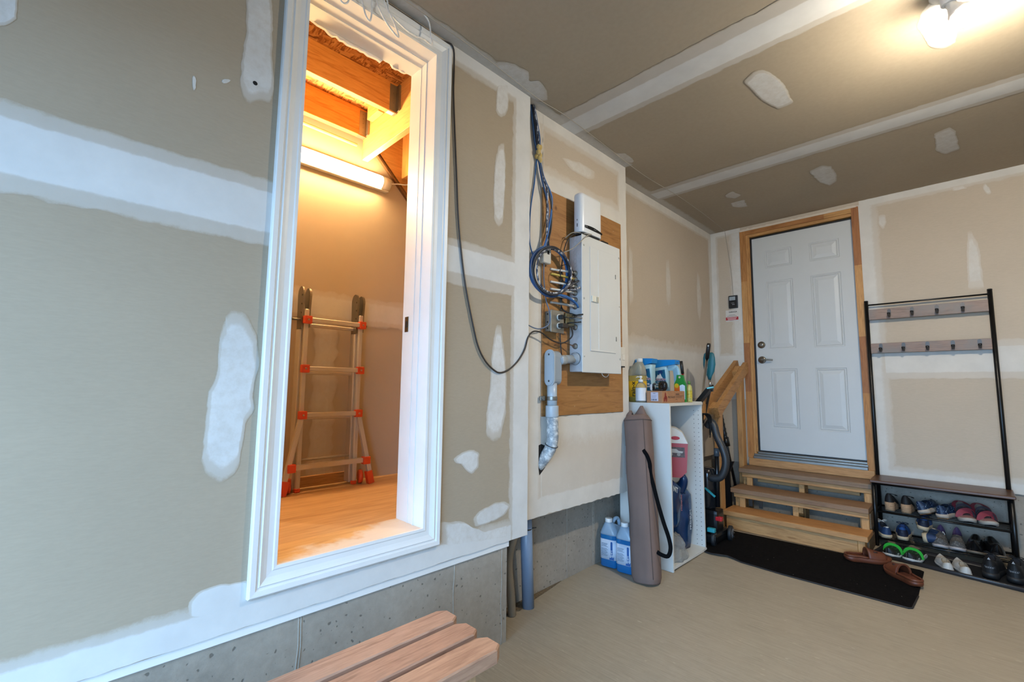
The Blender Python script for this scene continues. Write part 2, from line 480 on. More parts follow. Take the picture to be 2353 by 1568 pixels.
# ------------------------------------------------------------------ joint compound on the drywall
def toA(u, v, o): return (XA + o, u, v)
def toB(u, v, o): return (XB + o, u, v)
def toC(u, v, o): return (XC + o, u, v)
def toK(u, v, o): return (u, YK - o, v)
def toT(u, v, o): return (u, v, ZC - o)
def jit(u, v, s, amp): return amp * (mnoise.noise((u * 22 + s, v * 22, s * 3.1)) + .6 * mnoise.noise((u * 70, v * 70 + s, 2.2)))
PSEED = [0]
CLOSET = [None]
def patch(parent, to3, outline, feather=.74, strength=1.0, name='compound_patch', th=.0014):
    PSEED[0] += 1.7; sd = PSEED[0]
    pts = []
    n = len(outline)
    for i in range(n):
        a, b = Vector(outline[i]), Vector(outline[(i + 1) % n])
        k = max(2, int((b - a).length / .012))
        for j in range(k):
            p = a.lerp(b, j / k); pts.append(p)
    sm = [(pts[i - 1] + pts[i] * 2 + pts[(i + 1) % len(pts)]) / 4 for i in range(len(pts))]
    pts = [Vector((p.x + jit(p.x, p.y, sd, .005), p.y + jit(p.y, p.x, sd + 5, .005))) for p in sm]
    c = sum(pts, Vector((0, 0))) / len(pts)
    mb = MB(); m = len(pts); at = []
    for s, cov, o in ((1.0, .05, .0003), (.5 + feather / 2, .55, th * .7), (feather, 1.0, th)):
        for p in pts:
            q = c + (p - c) * s
            mb.v.append(Vector(to3(q.x, q.y, o + PSEED[0] * .000012))); at.append(cov * strength)
    for r in range(2):
        for i in range(m):
            j = (i + 1) % m
            mb.f.append((r * m + i, r * m + j, (r + 1) * m + j, (r + 1) * m + i)); mb.sm.append(True)
    for t in tessellate_polygon([[Vector((p.x, p.y, 0)) for p in pts]]):
        mb.f.append(tuple(2 * m + i for i in t)); mb.sm.append(False)
    mb.at = at
    return part(name, mb, MATS['compound_pale' if parent in (WALL_B, WALL_C, WALL_K, CLOSET[0]) else 'compound'], parent)
def strip(parent, to3, a, b, offs, name='compound_joint', amp=.006, step=.03):
    """long band from a to b; offs = [(distance to the left of the direction, cover, height)]"""
    PSEED[0] += 2.3; sd = PSEED[0]
    a, b = Vector(a), Vector(b); d = b - a; L = d.length; d.normalize(); nrm = Vector((-d.y, d.x))
    k = max(2, int(L / step)); mb = MB(); at = []
    for i in range(k + 1):
        for oi, (o, cov, h) in enumerate(offs):
            p = a + d * L * i / k + nrm * o
            am = amp * (1.6 if cov < .3 else .5)
            p = p + nrm * jit(p.x + oi, p.y, sd, am)
            mb.v.append(Vector(to3(p.x, p.y, h + PSEED[0] * .000012))); at.append(cov)
    w = len(offs)
    for i in range(k):
        for j in range(w - 1):
            mb.f.append((i * w + j, i * w + j + 1, (i + 1) * w + j + 1, (i + 1) * w + j)); mb.sm.append(True)
    mb.at = at
    return part(name, mb, MATS['compound_pale' if parent in (WALL_B, WALL_C, WALL_K, CLOSET[0]) else 'compound'], parent)
def joint(parent, to3, a, b, v0, v1, v2, v3, **kw):
    """taped joint: feathered from v0 to v1, full from v1 to v2, feathered to v3"""
    e = .006
    return strip(parent, to3, a, b, [(v0, .08, .0003), (v0 + .012, .42, .0006), (v1 - e, .47, .001), (v1 + e, 1, .0016), (v2 - e, 1, .0016), (v2 + e, .47, .001), (v3 - .012, .42, .0006), (v3, .08, .0003)], **kw)
def edge(parent, to3, a, b, w, f, **kw):
    """compound along an inside or outside corner: full to w, feathered to w + f"""
    return strip(parent, to3, a, b, [(0, 1, .0015), (w, 1, .0015), (w + f * .5, .5, .0009), (w + f, .08, .0003)], **kw)

# wall A
joint(WALL_A, toA, (-1.1, 0), (.47, 0), 1.692, 1.738, 1.876, 1.918)
joint(WALL_A, toA, (1.18, 0), (1.66, 0), 1.694, 1.752, 1.872, 1.908)
edge(WALL_A, toA, (1.737, .5), (1.737, ZC), .10, .035)
strip(WALL_A, toA, (-1.1, 0), (1.62, 0), [(.5, 1, .0016), (.566, 1, .0016), (.578, .5, .001), (.605, .06, .0003)])
edge(WALL_A, toA, (1.737, ZC), (1.17, ZC), .05, .05)
edge(WALL_A, toA, (.47, ZC), (-1.1, ZC), .05, .05)
patch(WALL_A, toA, [(0.3177, 0.6201), (0.3472, 0.6469), (0.3984, 0.6467), (0.4783, 0.6369), (0.4833, 0.5546), (0.321, 0.5709)], .85)
for q in ([(-0.1673, 2.208), (-0.14, 2.227), (-0.1332, 2.161), (-0.1337, 2.131), (-0.145, 2.109), (-0.1582, 2.097), (-0.1856, 2.093)], [(0.351, 2.551), (0.4218, 2.599), (0.438, 2.463), (0.4403, 2.353), (0.4551, 2.265), (0.446, 2.185), (0.4169, 2.178), (0.3732, 2.148), (0.3537, 2.198), (0.354, 2.274), (0.3574, 2.383)],
          [(0.227, 2.174), (0.235, 2.17), (0.2396, 2.134), (0.2327, 2.122), (0.2276, 2.149)], [(0.2989, 2.196), (0.3258, 2.208), (0.3287, 2.201), (0.3058, 2.18)],
          [(0.3613, 1.459), (0.3902, 1.474), (0.4217, 1.461), (0.4508, 1.397), (0.4626, 1.327), (0.4537, 1.243), (0.4496, 1.209), (0.46, 1.16), (0.4368, 1.114), (0.4292, 1.041), (0.4218, 0.9689), (0.383, 0.9391), (0.3598, 0.9512), (0.3364, 0.9731), (0.3265, 1.024), (0.3255, 1.139), (0.3314, 1.216), (0.3496, 1.281), (0.3479, 1.361)],
          [(1.49, 2.793), (1.571, 2.834), (1.57, 2.688), (1.545, 2.634), (1.508, 2.608), (1.484, 2.625), (1.482, 2.73)], [(1.502, 2.469), (1.541, 2.494), (1.555, 2.408), (1.553, 2.186), (1.54, 2.057), (1.51, 2.026), (1.48, 2.063), (1.471, 2.206), (1.482, 2.381)],
          [(1.504, 1.543), (1.54, 1.54), (1.566, 1.386), (1.584, 1.258), (1.577, 1.088), (1.544, 0.9857), (1.487, 0.9736), (1.45, 1.013), (1.448, 1.114), (1.47, 1.257), (1.478, 1.424)],
          [(1.256, 0.9227), (1.304, 0.9462), (1.367, 0.952), (1.414, 0.9359), (1.408, 0.8679), (1.369, 0.8397), (1.331, 0.8635), (1.3, 0.8936), (1.268, 0.9027)], [(1.374, 0.6427), (1.412, 0.6737), (1.493, 0.6928), (1.578, 0.6905), (1.623, 0.6625), (1.579, 0.6234), (1.467, 0.6054), (1.388, 0.6079)],
          [(1.194, 0.6685), (1.312, 0.651), (1.357, 0.6179), (1.468, 0.5722), (1.633, 0.5723), (1.634, 0.5108), (1.198, 0.5619)]):
    patch(WALL_A, toA, q, .8, .84)
hole = MB().lathe([(.008, 0), (.007, .0022), (.0045, .0024)], (XA, [(0.3952, 2.232)][0][0], [(0.3952, 2.232)][0][1]), 14, axis=(1, 0, 0))
part('drill_hole', hole, M('hole_dark', '#15120f', .9, vary=0), WALL_A)

# wall B: bead along the far corner, the ceiling joint, the smear round the plywood and below
edge(WALL_B, toB, (2.815, .55), (2.815, ZC), .085, .03)
edge(WALL_B, toB, (2.80, ZC), (1.75, ZC), .055, .05)
strip(WALL_B, toB, (1.75, 0), (2.8, 0), [(.549, 1, .0016), (.64, 1, .0016), (.655, .5, .001), (.69, .06, .0003)], amp=.02)
strip(WALL_B, toB, (1.75, 0), (2.76, 0), [(2.385, 1, .0014), (2.46, 1, .0014), (2.50, .5, .0009), (2.53, .06, .0003)], amp=.012)
strip(WALL_B, toB, (1.9, 0), (2.76, 0), [(1.075, 1, .0014), (1.0, 1, .0014), (.93, .7, .0009), (.86, .55, .0009), (.69, .6, .0009), (.64, .6, .001)], amp=.02)
edge(WALL_B, toB, (1.905, 2.83), (1.905, .6), -.0, -.02)
strip(WALL_B, toB, (1.75, .6), (1.75, 2.83), [(0, 1, .0015), (-.11, 1, .0015), (-.14, .5, .0009), (-.17, .06, .0003)])
patch(WALL_B, toB, [(2.077, 2.632), (2.254, 2.67), (2.437, 2.669), (2.426, 2.614), (2.347, 2.587), (2.163, 2.586)], .7, .75)

# wall C
edge(WALL_C, toC, (YK, ZC), (2.7, ZC), .055, .03)
edge(WALL_C, toC, (YK, .6), (YK, ZC), .05, .03)
strip(WALL_C, toC, (2.7, 0), (YK, 0), [(1.15, 1, .0015), (1.55, 1, .0015), (1.60, .5, .001), (1.65, .06, .0003)], amp=.02)
for q in ([(3.687, 2.359), (3.746, 2.38), (3.77, 2.204), (3.768, 2.009), (3.723, 1.937), (3.676, 1.977), (3.67, 2.186)], [(4.333, 2.391), (4.391, 2.35), (4.432, 2.061), (4.367, 1.873), (4.312, 1.96), (4.311, 2.215)], [(3.071, 2.355), (3.122, 2.314), (3.123, 1.917), (3.069, 1.858), (3.05, 2.076)]):
    patch(WALL_C, toC, q, .6, .7)

# back wall
edge(WALL_K, toK, (-1.79, 1.2), (-1.79, ZC), -.045, -.025)
edge(WALL_K, toK, (-1.79, ZC), (-1.5, ZC), -.035, -.03)
edge(WALL_K, toK, (-.55, ZC), (2.6, ZC), -.045, -.035)
strip(WALL_K, toK, (-1.56, 1.15), (-1.56, 2.8), [(.05, .1, .0004), (.02, .8, .001), (-.1, .9, .001)], amp=.01)
strip(WALL_K, toK, (-1.79, 1.56), (-1.48, 1.56), [(.03, .06, .0003), (0, .9, .001), (-.42, .95, .001)], amp=.01)
strip(WALL_K, toK, (-.575, .55), (-.575, 2.8), [(0, 1, .0014), (-.085, 1, .0014), (-.12, .5, .0008), (-.15, .06, .0003)])
joint(WALL_K, toK, (-.45, 0), (2.6, 0), 1.33, 1.38, 1.56, 1.61)
for q in ([(0.07535, 2.422), (0.09842, 2.427), (0.1241, 2.335), (0.1367, 2.186), (0.1364, 1.976), (0.05414, 1.979), (0.05907, 2.201)], [(-0.4281, 2.676), (-0.3832, 2.679), (-0.3759, 2.611), (-0.4014, 2.551), (-0.4319, 2.607)], [(0, 2.782), (0.08198, 2.784), (0.1052, 2.749), (0.02111, 2.748)], [(0.1873, 2.764), (0.2132, 2.722), (0.2208, 2.671), (0.1944, 2.669), (0.1765, 2.734)]):
    patch(WALL_K, toK, q, .65, .8)
strip(WALL_K, toK, (-.5, 0), (2.6, 0), [(.545, 1, .0012), (.60, 1, .0012), (.63, .5, .0008), (.66, .06, .0003)])

# ceiling: two taped joints, screw patches, corner smears
joint(CEIL, toT, (-1.66, 0), (2.6, 0), 1.985, 2.065, 2.205, 2.25)
joint(CEIL, toT, (-1.75, 0), (2.6, 0), 3.31, 3.362, 3.487, 3.53)
strip(CEIL, toT, (XA, -1.1), (XA, 1.75), [(0, .62, .001), (-.05, .62, .001), (-.075, .06, .0003)])
strip(CEIL, toT, (XB, 1.74), (XB, 2.81), [(0, .62, .001), (-.045, .62, .001), (-.07, .06, .0003)])
strip(CEIL, toT, (XC, 2.8), (XC, 4.69), [(0, .55, .001), (-.04, .5, .001), (-.07, .06, .0003)])
for q, st in (([(-0.7198, 2.413), (-0.669, 2.37), (-0.6265, 2.376), (-0.5984, 2.439), (-0.5836, 2.525), (-0.5751, 2.595), (-0.5852, 2.801), (-0.6622, 2.804), (-0.6964, 2.693), (-0.7098, 2.595), (-0.7208, 2.469)], .8),
          ([(-0.0484, 3.742), (0.02658, 3.708), (0.05028, 3.777), (0.06872, 4.106), (0, 4.141), (-0.04863, 4.025), (-0.04143, 3.882)], .75), ([(-0.7224, 3.791), (-0.6321, 3.74), (-0.5862, 3.802), (-0.5825, 3.981), (-0.6053, 4.117), (-0.6608, 4.18), (-0.708, 4.051)], .75),
          ([(-1.315, 3.795), (-1.244, 3.758), (-1.217, 3.888), (-1.278, 3.927), (-1.326, 3.856)], .6), ([(-1.346, 4), (-1.234, 3.993), (-1.258, 4.175), (-1.322, 4.154), (-1.362, 4.09)], .7),
          ([(-0.057, 2.545), (-0.03427, 2.464), (0.0113, 2.395), (0.07403, 2.419), (0.07391, 2.693), (0.06286, 2.803), (0.02022, 2.818), (-0.01966, 2.764)], 1.0),
          ([(-1.565, 1.408), (-1.514, 1.437), (-1.489, 1.49), (-1.476, 1.581), (-1.526, 1.639), (-1.481, 1.673), (-1.502, 1.755), (-1.56, 1.834), (-1.617, 1.78), (-1.604, 1.723), (-1.592, 1.604)], .7),
          ([(-1.603, 2.585), (-1.551, 2.627), (-1.557, 2.771), (-1.592, 2.789), (-1.626, 2.679)], .65)):
    patch(CEIL, toT, q, .84, st)

# ------------------------------------------------------------------ framed opening into the small room: casing and jambs
TRIM = thing('trim_2', None, None, (XA, .83, .58), kind='structure')
cy0, cy1, cz0, cz1 = .469, 1.188, .580, 2.810
prof = [(0, .0), (0, .009), (.010, .010), (.014, .0075), (.030, .0085), (.040, .012), (.050, .0165), (.054, .0125), (.058, .0125), (.062, .018), (.077, .019), (.081, .016), (.082, 0)]
def corner(k, d):
    y0, y1, z0, z1 = cy0 + .082 - d, cy1 - .082 + d, cz0 + .082 - d, cz1 - .082 + d
    return ((y0, z0), (y1, z0), (y1, z1), (y0, z1))[k]
for k in range(4):
    mb = MB()
    rg = []
    for e in (k, (k + 1) % 4):
        rg.append([(XA + t, *corner(e, d)) for d, t in prof])
    mb.rings(rg, True, True, True, smooth=False)
    part('casing_board', mb, WHITE_PAINT, TRIM)
jy0, jy1, jz0, jz1 = cy0 + .082 - .004, cy1 - .082 + .004, cz0 + .082 - .004, cz1 - .082 + .004
JX = XA - TH - .004
JAMBW = WHITE_PAINT
mb = MB().box((XA, jy0, jz0), (JX, jy0 - .017, jz1 + .017)); part('jamb_board', mb, JAMBW, TRIM)
rj = MB().box((XA, jy1, jz0), (JX, jy1 + .017, jz1 + .017))
rj.box((XA - .07, jy1, jz0), (XA - .078, jy1 - .003, jz1)).box((XA - .115, jy1, jz0), (XA - .12, jy1 - .002, jz1))
RJ = part('jamb_board', rj, JAMBW, TRIM)
hj = MB().box((XA, jy0, jz1), (JX, jy1, jz1 + .017))
hj.box((XA - .07, jy0, jz1), (XA - .082, jy1, jz1 - .003)).box((XA - .12, jy0, jz1), (XA - .132, jy1, jz1 - .003))
part('jamb_board', hj, JAMBW, TRIM)
m, nt, bs = base_mat('worn_sill_wood')
v_ = coords(nt, (1, 1, 1))
sx = nd(nt, 'ShaderNodeSeparateXYZ'); nt.links.new(v_, sx.inputs[0])
nn = noise_tex(nt, v_, 6, 5, .6)
ma = nd(nt, 'ShaderNodeMath', operation='MULTIPLY_ADD'); nt.links.new(sx.outputs['Y'], ma.inputs[0]); ma.inputs[1].default_value = .75; nt.links.new(nn, ma.inputs[2])
mb2 = nd(nt, 'ShaderNodeMath', operation='MULTIPLY_ADD'); nt.links.new(sx.outputs['X'], mb2.inputs[0]); mb2.inputs[1].default_value = 2.2; nt.links.new(ma.outputs[0], mb2.inputs[2])
gr = noise_tex(nt, coords(nt, (12, 1.2, 12)), 3, 5, .6, 1)
wood = ramp(nt, gr, [(.3, lin('#b98c56')), (.6, lin('#d3ab74'))])
nt.links.new(mixc(nt, ramp(nt, mb2.outputs[0], [(.14, (0, 0, 0)), (.3, (.85, .85, .85))]), wood, lin('#d8d2c8')), bs.inputs['Base Color'])
bs.inputs['Roughness'].default_value = .55
part('sill_board', MB().box((XA, jy0, jz0 - .017), (JX, jy1, jz0)), m, TRIM)
sy, sz = jy1, 1.55
sp = part('strike_plate', MB().box((XA - .155, sy, [(-1.805, 1.108, 1.515)][0][2] - .035), (XA - .185, sy - .002, [(-1.805, 1.108, 1.515)][0][2] + .035), .001), M('dull_brass', '#6d5b45', .35, .9), TRIM)
part('latch_hole', MB().box((XA - .163, sy - .002, [(-1.805, 1.108, 1.515)][0][2] - .014), (XA - .177, sy - .0028, [(-1.805, 1.108, 1.515)][0][2] + .014)), M('hole_dark', '#15120f', .9, vary=0), sp)

# ------------------------------------------------------------------ the small room behind the opening
CLX, CLZ = -2.72, .657
struct('wall_closet_back', MB().box((CLX, -.35, .4), (CLX - .1, 2.4, 3.2)), M('closet_drywall', '#b5a690', .85, vary=.05, vscale=2, bmp=.05))
struct('wall_closet_near', MB().box((CLX, -.35, .5), (XA - TH, -.45, 3.2)), MATS['drywall_pale'])
struct('wall_closet_far', MB().box((CLX, 2.3, .61), (XA - TH, 2.4, 3.2)), MATS['drywall_pale'])
struct('wall_closet_header', MB().box((XA - TH - .002, -.45, ZC - .05), (XA - TH - .05, 2.4, 3.2)), MATS['drywall_pale'])
struct('floor_closet', MB().box((CLX, -.35, CLZ - .1), (XA - TH - .004, 2.3, CLZ)), M_wood('plywood_floor', '#c7a072', '#b0875a', 'Y', .45, knots=False))
struct('wall_closet_inner', MB().box((XA - TH, 1.74, .62), (XA - TH - .02, 2.4, 3.2)), MATS['drywall'])
OSBC = struct('ceiling_closet', MB().box((CLX - .1, -.45, 3.0), (XA - TH, 2.4, 3.03)), MATS['osb'])
cw = bpy.data.objects['wall_closet_back']; CLOSET[0] = cw
def toR(u, v, o): return (CLX + o, u, v)
strip(cw, toR, (-.3, 0), (2.2, 0), [(1.62, .06, .0004), (1.66, .9, .001), (1.76, .9, .001), (1.80, .06, .0004)], amp=.012)
strip(cw, toR, (1.12, CLZ), (1.12, 1.62), [(.05, .06, .0004), (.02, .7, .001), (-.05, .7, .001), (-.09, .06, .0004)], amp=.015)
part('baseboard', MB().box((CLX, .3, CLZ), (CLX + .018, 1.34, CLZ + .06), .002), PINE, cw)
# framing overhead
YB = 1.30
JO = M_wood('joist_pine', '#c08a4a', '#a36a30', 'Y', .8)
JOX = M_wood('beam_pine', '#d0a163', '#b98447', 'X', .8)
def joist(x, lab):
    t = thing('ceiling_joist', lab, 'joist', (x, .4, 2.82), 'wooden joists over the small room')
    part('board', MB().box((x, -.45, 2.82), (x - .038, YB, 2.999), .002), JO, t)
    hg = MB().box((x + .0015, YB - .055, 2.825), (x, YB - .01, 2.985)).box((x - .038, YB - .06, 2.8185), (x + .001, YB - .005, 2.82)).box((x + .0015, YB - .012, 2.825), (x + .03, YB - .0005, 2.985))
    h = part('joist_hanger', hg, M('galvanised', '#8d8b84', .4, .8, vary=.15), t)
    for i in range(5):
        part('nail_head', MB().lathe([(.004, 0), (.003, .002)], (x + .0015, YB - .03, 2.845 + i * .03), 8, axis=(1, 0, 0)), M('galvanised'  , '#8d8b84'), h)
    if lab.startswith('front'): part('price_tag', MB().box((x - .034, YB - .06, 2.817), (x - .004, YB - .02, 2.8183)), M('paper_white', '#d8d4cc', .8), t)
joist(-2.26, 'front pine ceiling joist with metal hanger above the opening')
joist(-2.63, 'rear pine ceiling joist close to the warm back wall')
t = thing('header_beam', 'wide pine header beam that both joists hang from', 'beam', (-2.25, YB, 2.83))
part('upper_board', MB().box((-2.70, YB, 2.832), (XA - TH - .05, YB + .038, 2.999), .002), JOX, t)
part('nailer_block', MB().box((-2.56, YB - .04, 2.895), (-2.42, YB - .001, 2.998), .002), JOX, t)
solo('support_beam', MB().box((-2.675, YB - .004, 2.685), (XA - TH - .05, YB + .034, 2.83), .002), JOX, 'pale pine support beam whose end sticks out below the header', 'beam')
dg = MB().beam((-2.715, 1.35, 2.80), (-2.715, 1.95, 2.22), .01, .05, (1, 0, 0))
solo('wall_edge_strip', MB().beam((-2.712, 1.33, 2.86), (-2.712, 1.95, 2.26), .012, .03, (1, 0, 0)), M('dusty_metal', '#7c5a3a', .5, .4), 'thin sloping metal strip on the wall beside the lamp end', 'strip')
solo('wood_panel', MB().add([(-2.716, 1.36, 2.86), (-2.716, 1.95, 2.29), (-2.716, 1.95, 2.99), (-2.716, 1.36, 2.99), (-2.70, 1.36, 2.86), (-2.70, 1.95, 2.29), (-2.70, 1.95, 2.99), (-2.70, 1.36, 2.99)],
    [(0, 1, 2, 3), (7, 6, 5, 4), (0, 4, 5, 1), (1, 5, 6, 2), (2, 6, 7, 3), (3, 7, 4, 0)]), JO, 'orange wooden panel above the sloping strip in the corner', 'panel')
solo('stud', MB().box((-2.699, 1.60, 2.67), (-2.61, 1.64, 2.99), .002), M_wood('stud_pine', '#c89553', '#ad7638', 'Z', .8), 'upright pine stud in the corner past the support beam', 'stud')
# torn edge of drywall above the head jamb
te = []
for i in range(41):
    u = .50 + .64 * i / 40
    te.append((u, 2.724 - .05 - .016 * mnoise.noise((u * 19, 3.3, 0)) - .010 * mnoise.noise((u * 60, 1.3, 0)) + (.022 if .95 < u < 1.0 else 0) - .012 * math.sin(u * 9)))
mb = MB().poly(te + [(1.14, 2.80), (.50, 2.80)], lambda u, v, o: (JX - .001 - o, u, v + .055), 0, .012)
part('torn_drywall_edge', mb, M('torn_gypsum', '#e6ddd0', .9), TRIM)
mb = MB()
for x_ in (0,): mb.tube([(-2.70 + .012, -.2, 2.79), (-2.70 + .014, .5, 2.785), (-2.70 + .016, 1.26, 2.775)], .011, 8)
solo('drywall_tape_roll', mb, M('tape_paper', '#c9a678', .8), 'curled paper strip along the drywall top under the rear joist', 'tape')

# LED batten on the back wall of the small room
t = thing('batten_light', 'lit white batten lamp on the wall of the small room', 'lamp', (CLX + .03, .85, 2.55))
by0, by1 = .27, 1.50
part('base_tray', MB().box((CLX, by0, 2.537), (CLX + .034, by1, 2.638), .003), M('lamp_white', '#e4ddcf', .4, vary=.02), t)
ds = []
rg = []
for yy in (by0 + .045, by1 - .06):
    rg.append([(CLX + .034 + .036 * math.sin(math.pi * j / 10), yy, 2.587 + .041 * math.cos(math.pi * j / 10)) for j in range(11)])
part('diffuser', MB().rings(rg, True, True, True), M_emit('tube_glow', (1.0, .65, .30), TUBE_STRENGTH), t)
for a, b in ((by0, by0 + .045), (by1 - .06, by1)):
    rg = [[(CLX + .034 + .037 * math.sin(math.pi * j / 10), yy, 2.587 + .042 * math.cos(math.pi * j / 10)) for j in range(11)] for yy in (a, b)]
    part('end_cap', MB().rings(rg, True, True, True), M('lamp_white', '#e4ddcf'), t)
part('lamp_cord', MB().tube([(CLX + .05, by1, 2.59), (CLX + .07, by1 + .05, 2.60), (CLX + .09, by1 + .1, 2.605), (CLX + .1, by1 + .17, 2.64), (CLX + .06, by1 + .3, 2.7)], .004, 6, 4), M('cord_white', '#e0dcd2', .5), t)
# ------------------------------------------------------------------ bulb in a ceiling lamp holder
LX, LY = .045, 2.40
t = thing('ceiling_lamp', 'lit round bulb in a white lamp holder on the ceiling', 'lamp', (LX, LY, ZC - .16))
part('lamp_holder', MB().lathe([(.056, 0), (.056, -.012), (.048, -.02), (.026, -.026), (.024, -.06), (.021, -.062)], (LX, LY, ZC), 28), M('porcelain', '#dedcd6', .25), t)
bx = Vector((LX, LY, ZC - .055)); ax = Vector((.5, .0, -1)).normalized()
part('bulb_neck', MB().lathe([(.014, 0), (.017, .02), (.026, .042), (.036, .058), (.0425, .078)], bx, 20, axis=ax), M('bulb_neck_white', '#e8e6e0', .4), t)
part('bulb', MB().lathe([(.0425, .078), (.042, .09), (.036, .108), (.022, .122), (.004, .127)], bx, 24, axis=ax), M_emit('bulb_glow', (1.0, .90, .74), BULB_STRENGTH), t)
# ------------------------------------------------------------------ plywood backboard and what is fixed to it
XP = XB + .009
def M_ply():
    m, nt, bs = base_mat('backboard_plywood')
    v = coords(nt, (1, 1.1, 11), (.12, 0, 0))
    n1 = noise_tex(nt, v, 3.2, 6, .6, 1.2)
    c = ramp(nt, n1, [(.3, lin('#7a5229')), (.45, lin('#946737')), (.6, lin('#a07340')), (.72, lin('#84592b'))])
    vo = nd(nt, 'ShaderNodeTexVoronoi'); vo.inputs['Scale'].default_value = 7
    nt.links.new(coords(nt, (1, 1, .8)), vo.inputs['Vector'])
    c = mixc(nt, ramp(nt, vo.outputs['Distance'], [(.03, (.9, .9, .9)), (.11, (0, 0, 0))]), c, lin('#4c2c12'))
    sp = noise_tex(nt, coords(nt), 95, 2, .5)
    c = mixc(nt, ramp(nt, sp, [(.75, (0, 0, 0)), (.79, (.9, .9, .9))]), c, lin('#d9d2c6'))
    nt.links.new(c, bs.inputs['Base Color']); bs.inputs['Roughness'].default_value = .55
    bump(nt, bs, n1, .1, .003)
    MATS['ply'] = m
M_ply()
solo('plywood_board', MB().box((XB + .0004, 1.895, 1.078), (XP, 2.73, 2.383), .002), MATS['ply'], 'stained plywood backboard behind the electrical panel', 'board')
CREAM = M('panel_enamel', '#c6c8c6', .35, vary=.02)
GALV = M('galvanised', '#8d8b84', .4, .8)
TUBM = M('panel_tub_grey', '#c2c4c6', .42, .25, vary=.08, vscale=30)
py0, py1, pz0, pz1 = 2.135, 2.552, 1.325, 2.145
PX = XP + .092
t = thing('electrical_panel', 'tall pale electrical breaker panel mounted on the plywood board', 'panel', (XP, (py0 + py1) / 2, pz0))
tub = part('tub', MB().box((XP, py0 + .006, pz0 + .004), (PX, py1 - .006, pz1 - .004), .003), TUBM, t)
cov = part('cover', MB().box((PX, py0, pz0), (PX + .006, py1, pz1), .003), CREAM, t)
dr = part('panel_door', MB().box((PX + .006, 2.212, 1.452), (PX + .010, 2.487, 2.085), .002), CREAM, t)
part('door_rib', MB().box((PX + .010, 2.296, 1.46), (PX + .0125, 2.299, 2.078)).box((PX + .010, 2.215, 1.458), (PX + .0115, 2.484, 1.461)), M('rib_light', '#dddcd6', .3), dr)
lt = part('latch', MB().box((PX + .010, 2.222, 1.748), (PX + .018, 2.290, 1.785), .002), M('latch_cream', '#d5d2c3', .35), dr)
part('latch_slide', MB().box((PX + .018, 2.262, 1.752), (PX + .022, 2.282, 1.781), .001), M('latch_grey', '#a8a698', .4), lt)
for hz in (1.53, 1.93): part('hinge', MB().cyl((PX + .011, 2.488, hz), (PX + .011, 2.488, hz + .028), .003), GALV, dr)
for yy in (2.155, 2.538):
    for zz in (1.42, 1.76, 2.08):
        part('cover_screw', MB().lathe([(.007, 0), (.006, .002), (.002, .003)], (PX + .006, yy, zz), 12, axis=(1, 0, 0)), M('screw_white', '#b9b8b2', .3, .4), cov)
CLZS = [1.913, 1.877, 1.833, 1.794, 1.753, 1.713]
def clamp(z, r=.017, x=XP + .045):
    mb = MB().lathe([(r, 0), (r, .006), (r * .8, .0065), (r * .8, .014), (r * .5, .0145)], (x, py0 + .006, z), 16, axis=(0, -1, 0))
    mb.box((x - r * .75, py0 - .012, z - .003), (x + r * .75, py0 - .006, z + .003))
    return part('cable_clamp', mb, GALV, t)
for z in CLZS + [1.59, 1.478]: clamp(z)
for i in range(7): part('knockout_ring', MB().tube([(XP + .045 + .0125 * math.cos(a * math.pi / 9), py0 + .0058, 1.96 + i * .028 + .0125 * math.sin(a * math.pi / 9)) for a in range(19)], .0009, 6), M('knockout_grey', '#b4b5b6', .4, .3), tub)

# router standing on the panel
rw = M('router_white', '#d3d6d8', .32, vary=.01)
t = thing('wifi_router', 'slim white router standing on top of the electrical panel', 'router', (XP + .07, 2.24, pz1))
rg = []
def rr(y0, y1, x0, x1, z, r=.02, n=5):
    o = []
    for cx, cy, a0 in ((x1 - r, y1 - r, 0), (x0 + r, y1 - r, 90), (x0 + r, y0 + r, 180), (x1 - r, y0 + r, 270)):
        for i in range(n):
            a = math.radians(a0 + 90 * i / (n - 1)); o.append((cx + r * math.cos(a), cy + r * math.sin(a), z))
    return o
ry0, ry1, rx0, rx1 = 2.125, 2.345, XP + .035, XP + .105
for z, ins in ((pz1 + .012, .001), (pz1 + .02, 0), (pz1 + .235, 0), (pz1 + .249, .003), (pz1 + .256, .012)):
    rg.append(rr(ry0 + ins, ry1 - ins, rx0 + ins, rx1 - ins, z, .03 - ins))
body = part('body', MB().rings(rg), rw, t)
part('foot', MB().rings([rr(ry0 + .012, ry1 - .012, rx0 + .008, rx1 - .008, z, .018) for z in (pz1, pz1 + .012)]), BLACK_PLASTIC, t)
sl = []
for i in range(21):
    a = i / 20
    y = ry0 + .03 + (ry1 - ry0 - .038) * a
    sl.append((y, pz1 + .052 - .004 * a))
mb = MB().poly([(y, z + .011 * math.sin(math.pi * min(1, .12 + k * .045))) for k, (y, z) in enumerate(sl)] + [(y, z - .011) for y, z in reversed(sl)], lambda u, v, o: (rx1 + o, u, v), -.004, .0012)
st = part('status_strip', mb, M('dark_gloss', '#16181a', .15, vary=0), body)
for k in range(4): part('status_icon', MB().lathe([(.003, 0), (.003, .0006)], (rx1 + .0012, 2.30 - k * .016 if k > 1 else 2.165 + k * .014, pz1 + .05), 10, axis=(1, 0, 0)), M('icon_grey', '#8a8d90', .4), st)
part('port', MB().box((rx1 - .035, ry0 - .0006, pz1 + .045), (rx1 - .030, ry0 + .002, pz1 + .065)).box((rx1 - .035, ry0 - .0006, pz1 + .082), (rx1 - .031, ry0 + .002, pz1 + .092)), M('hole_dark', '#15120f'), body)
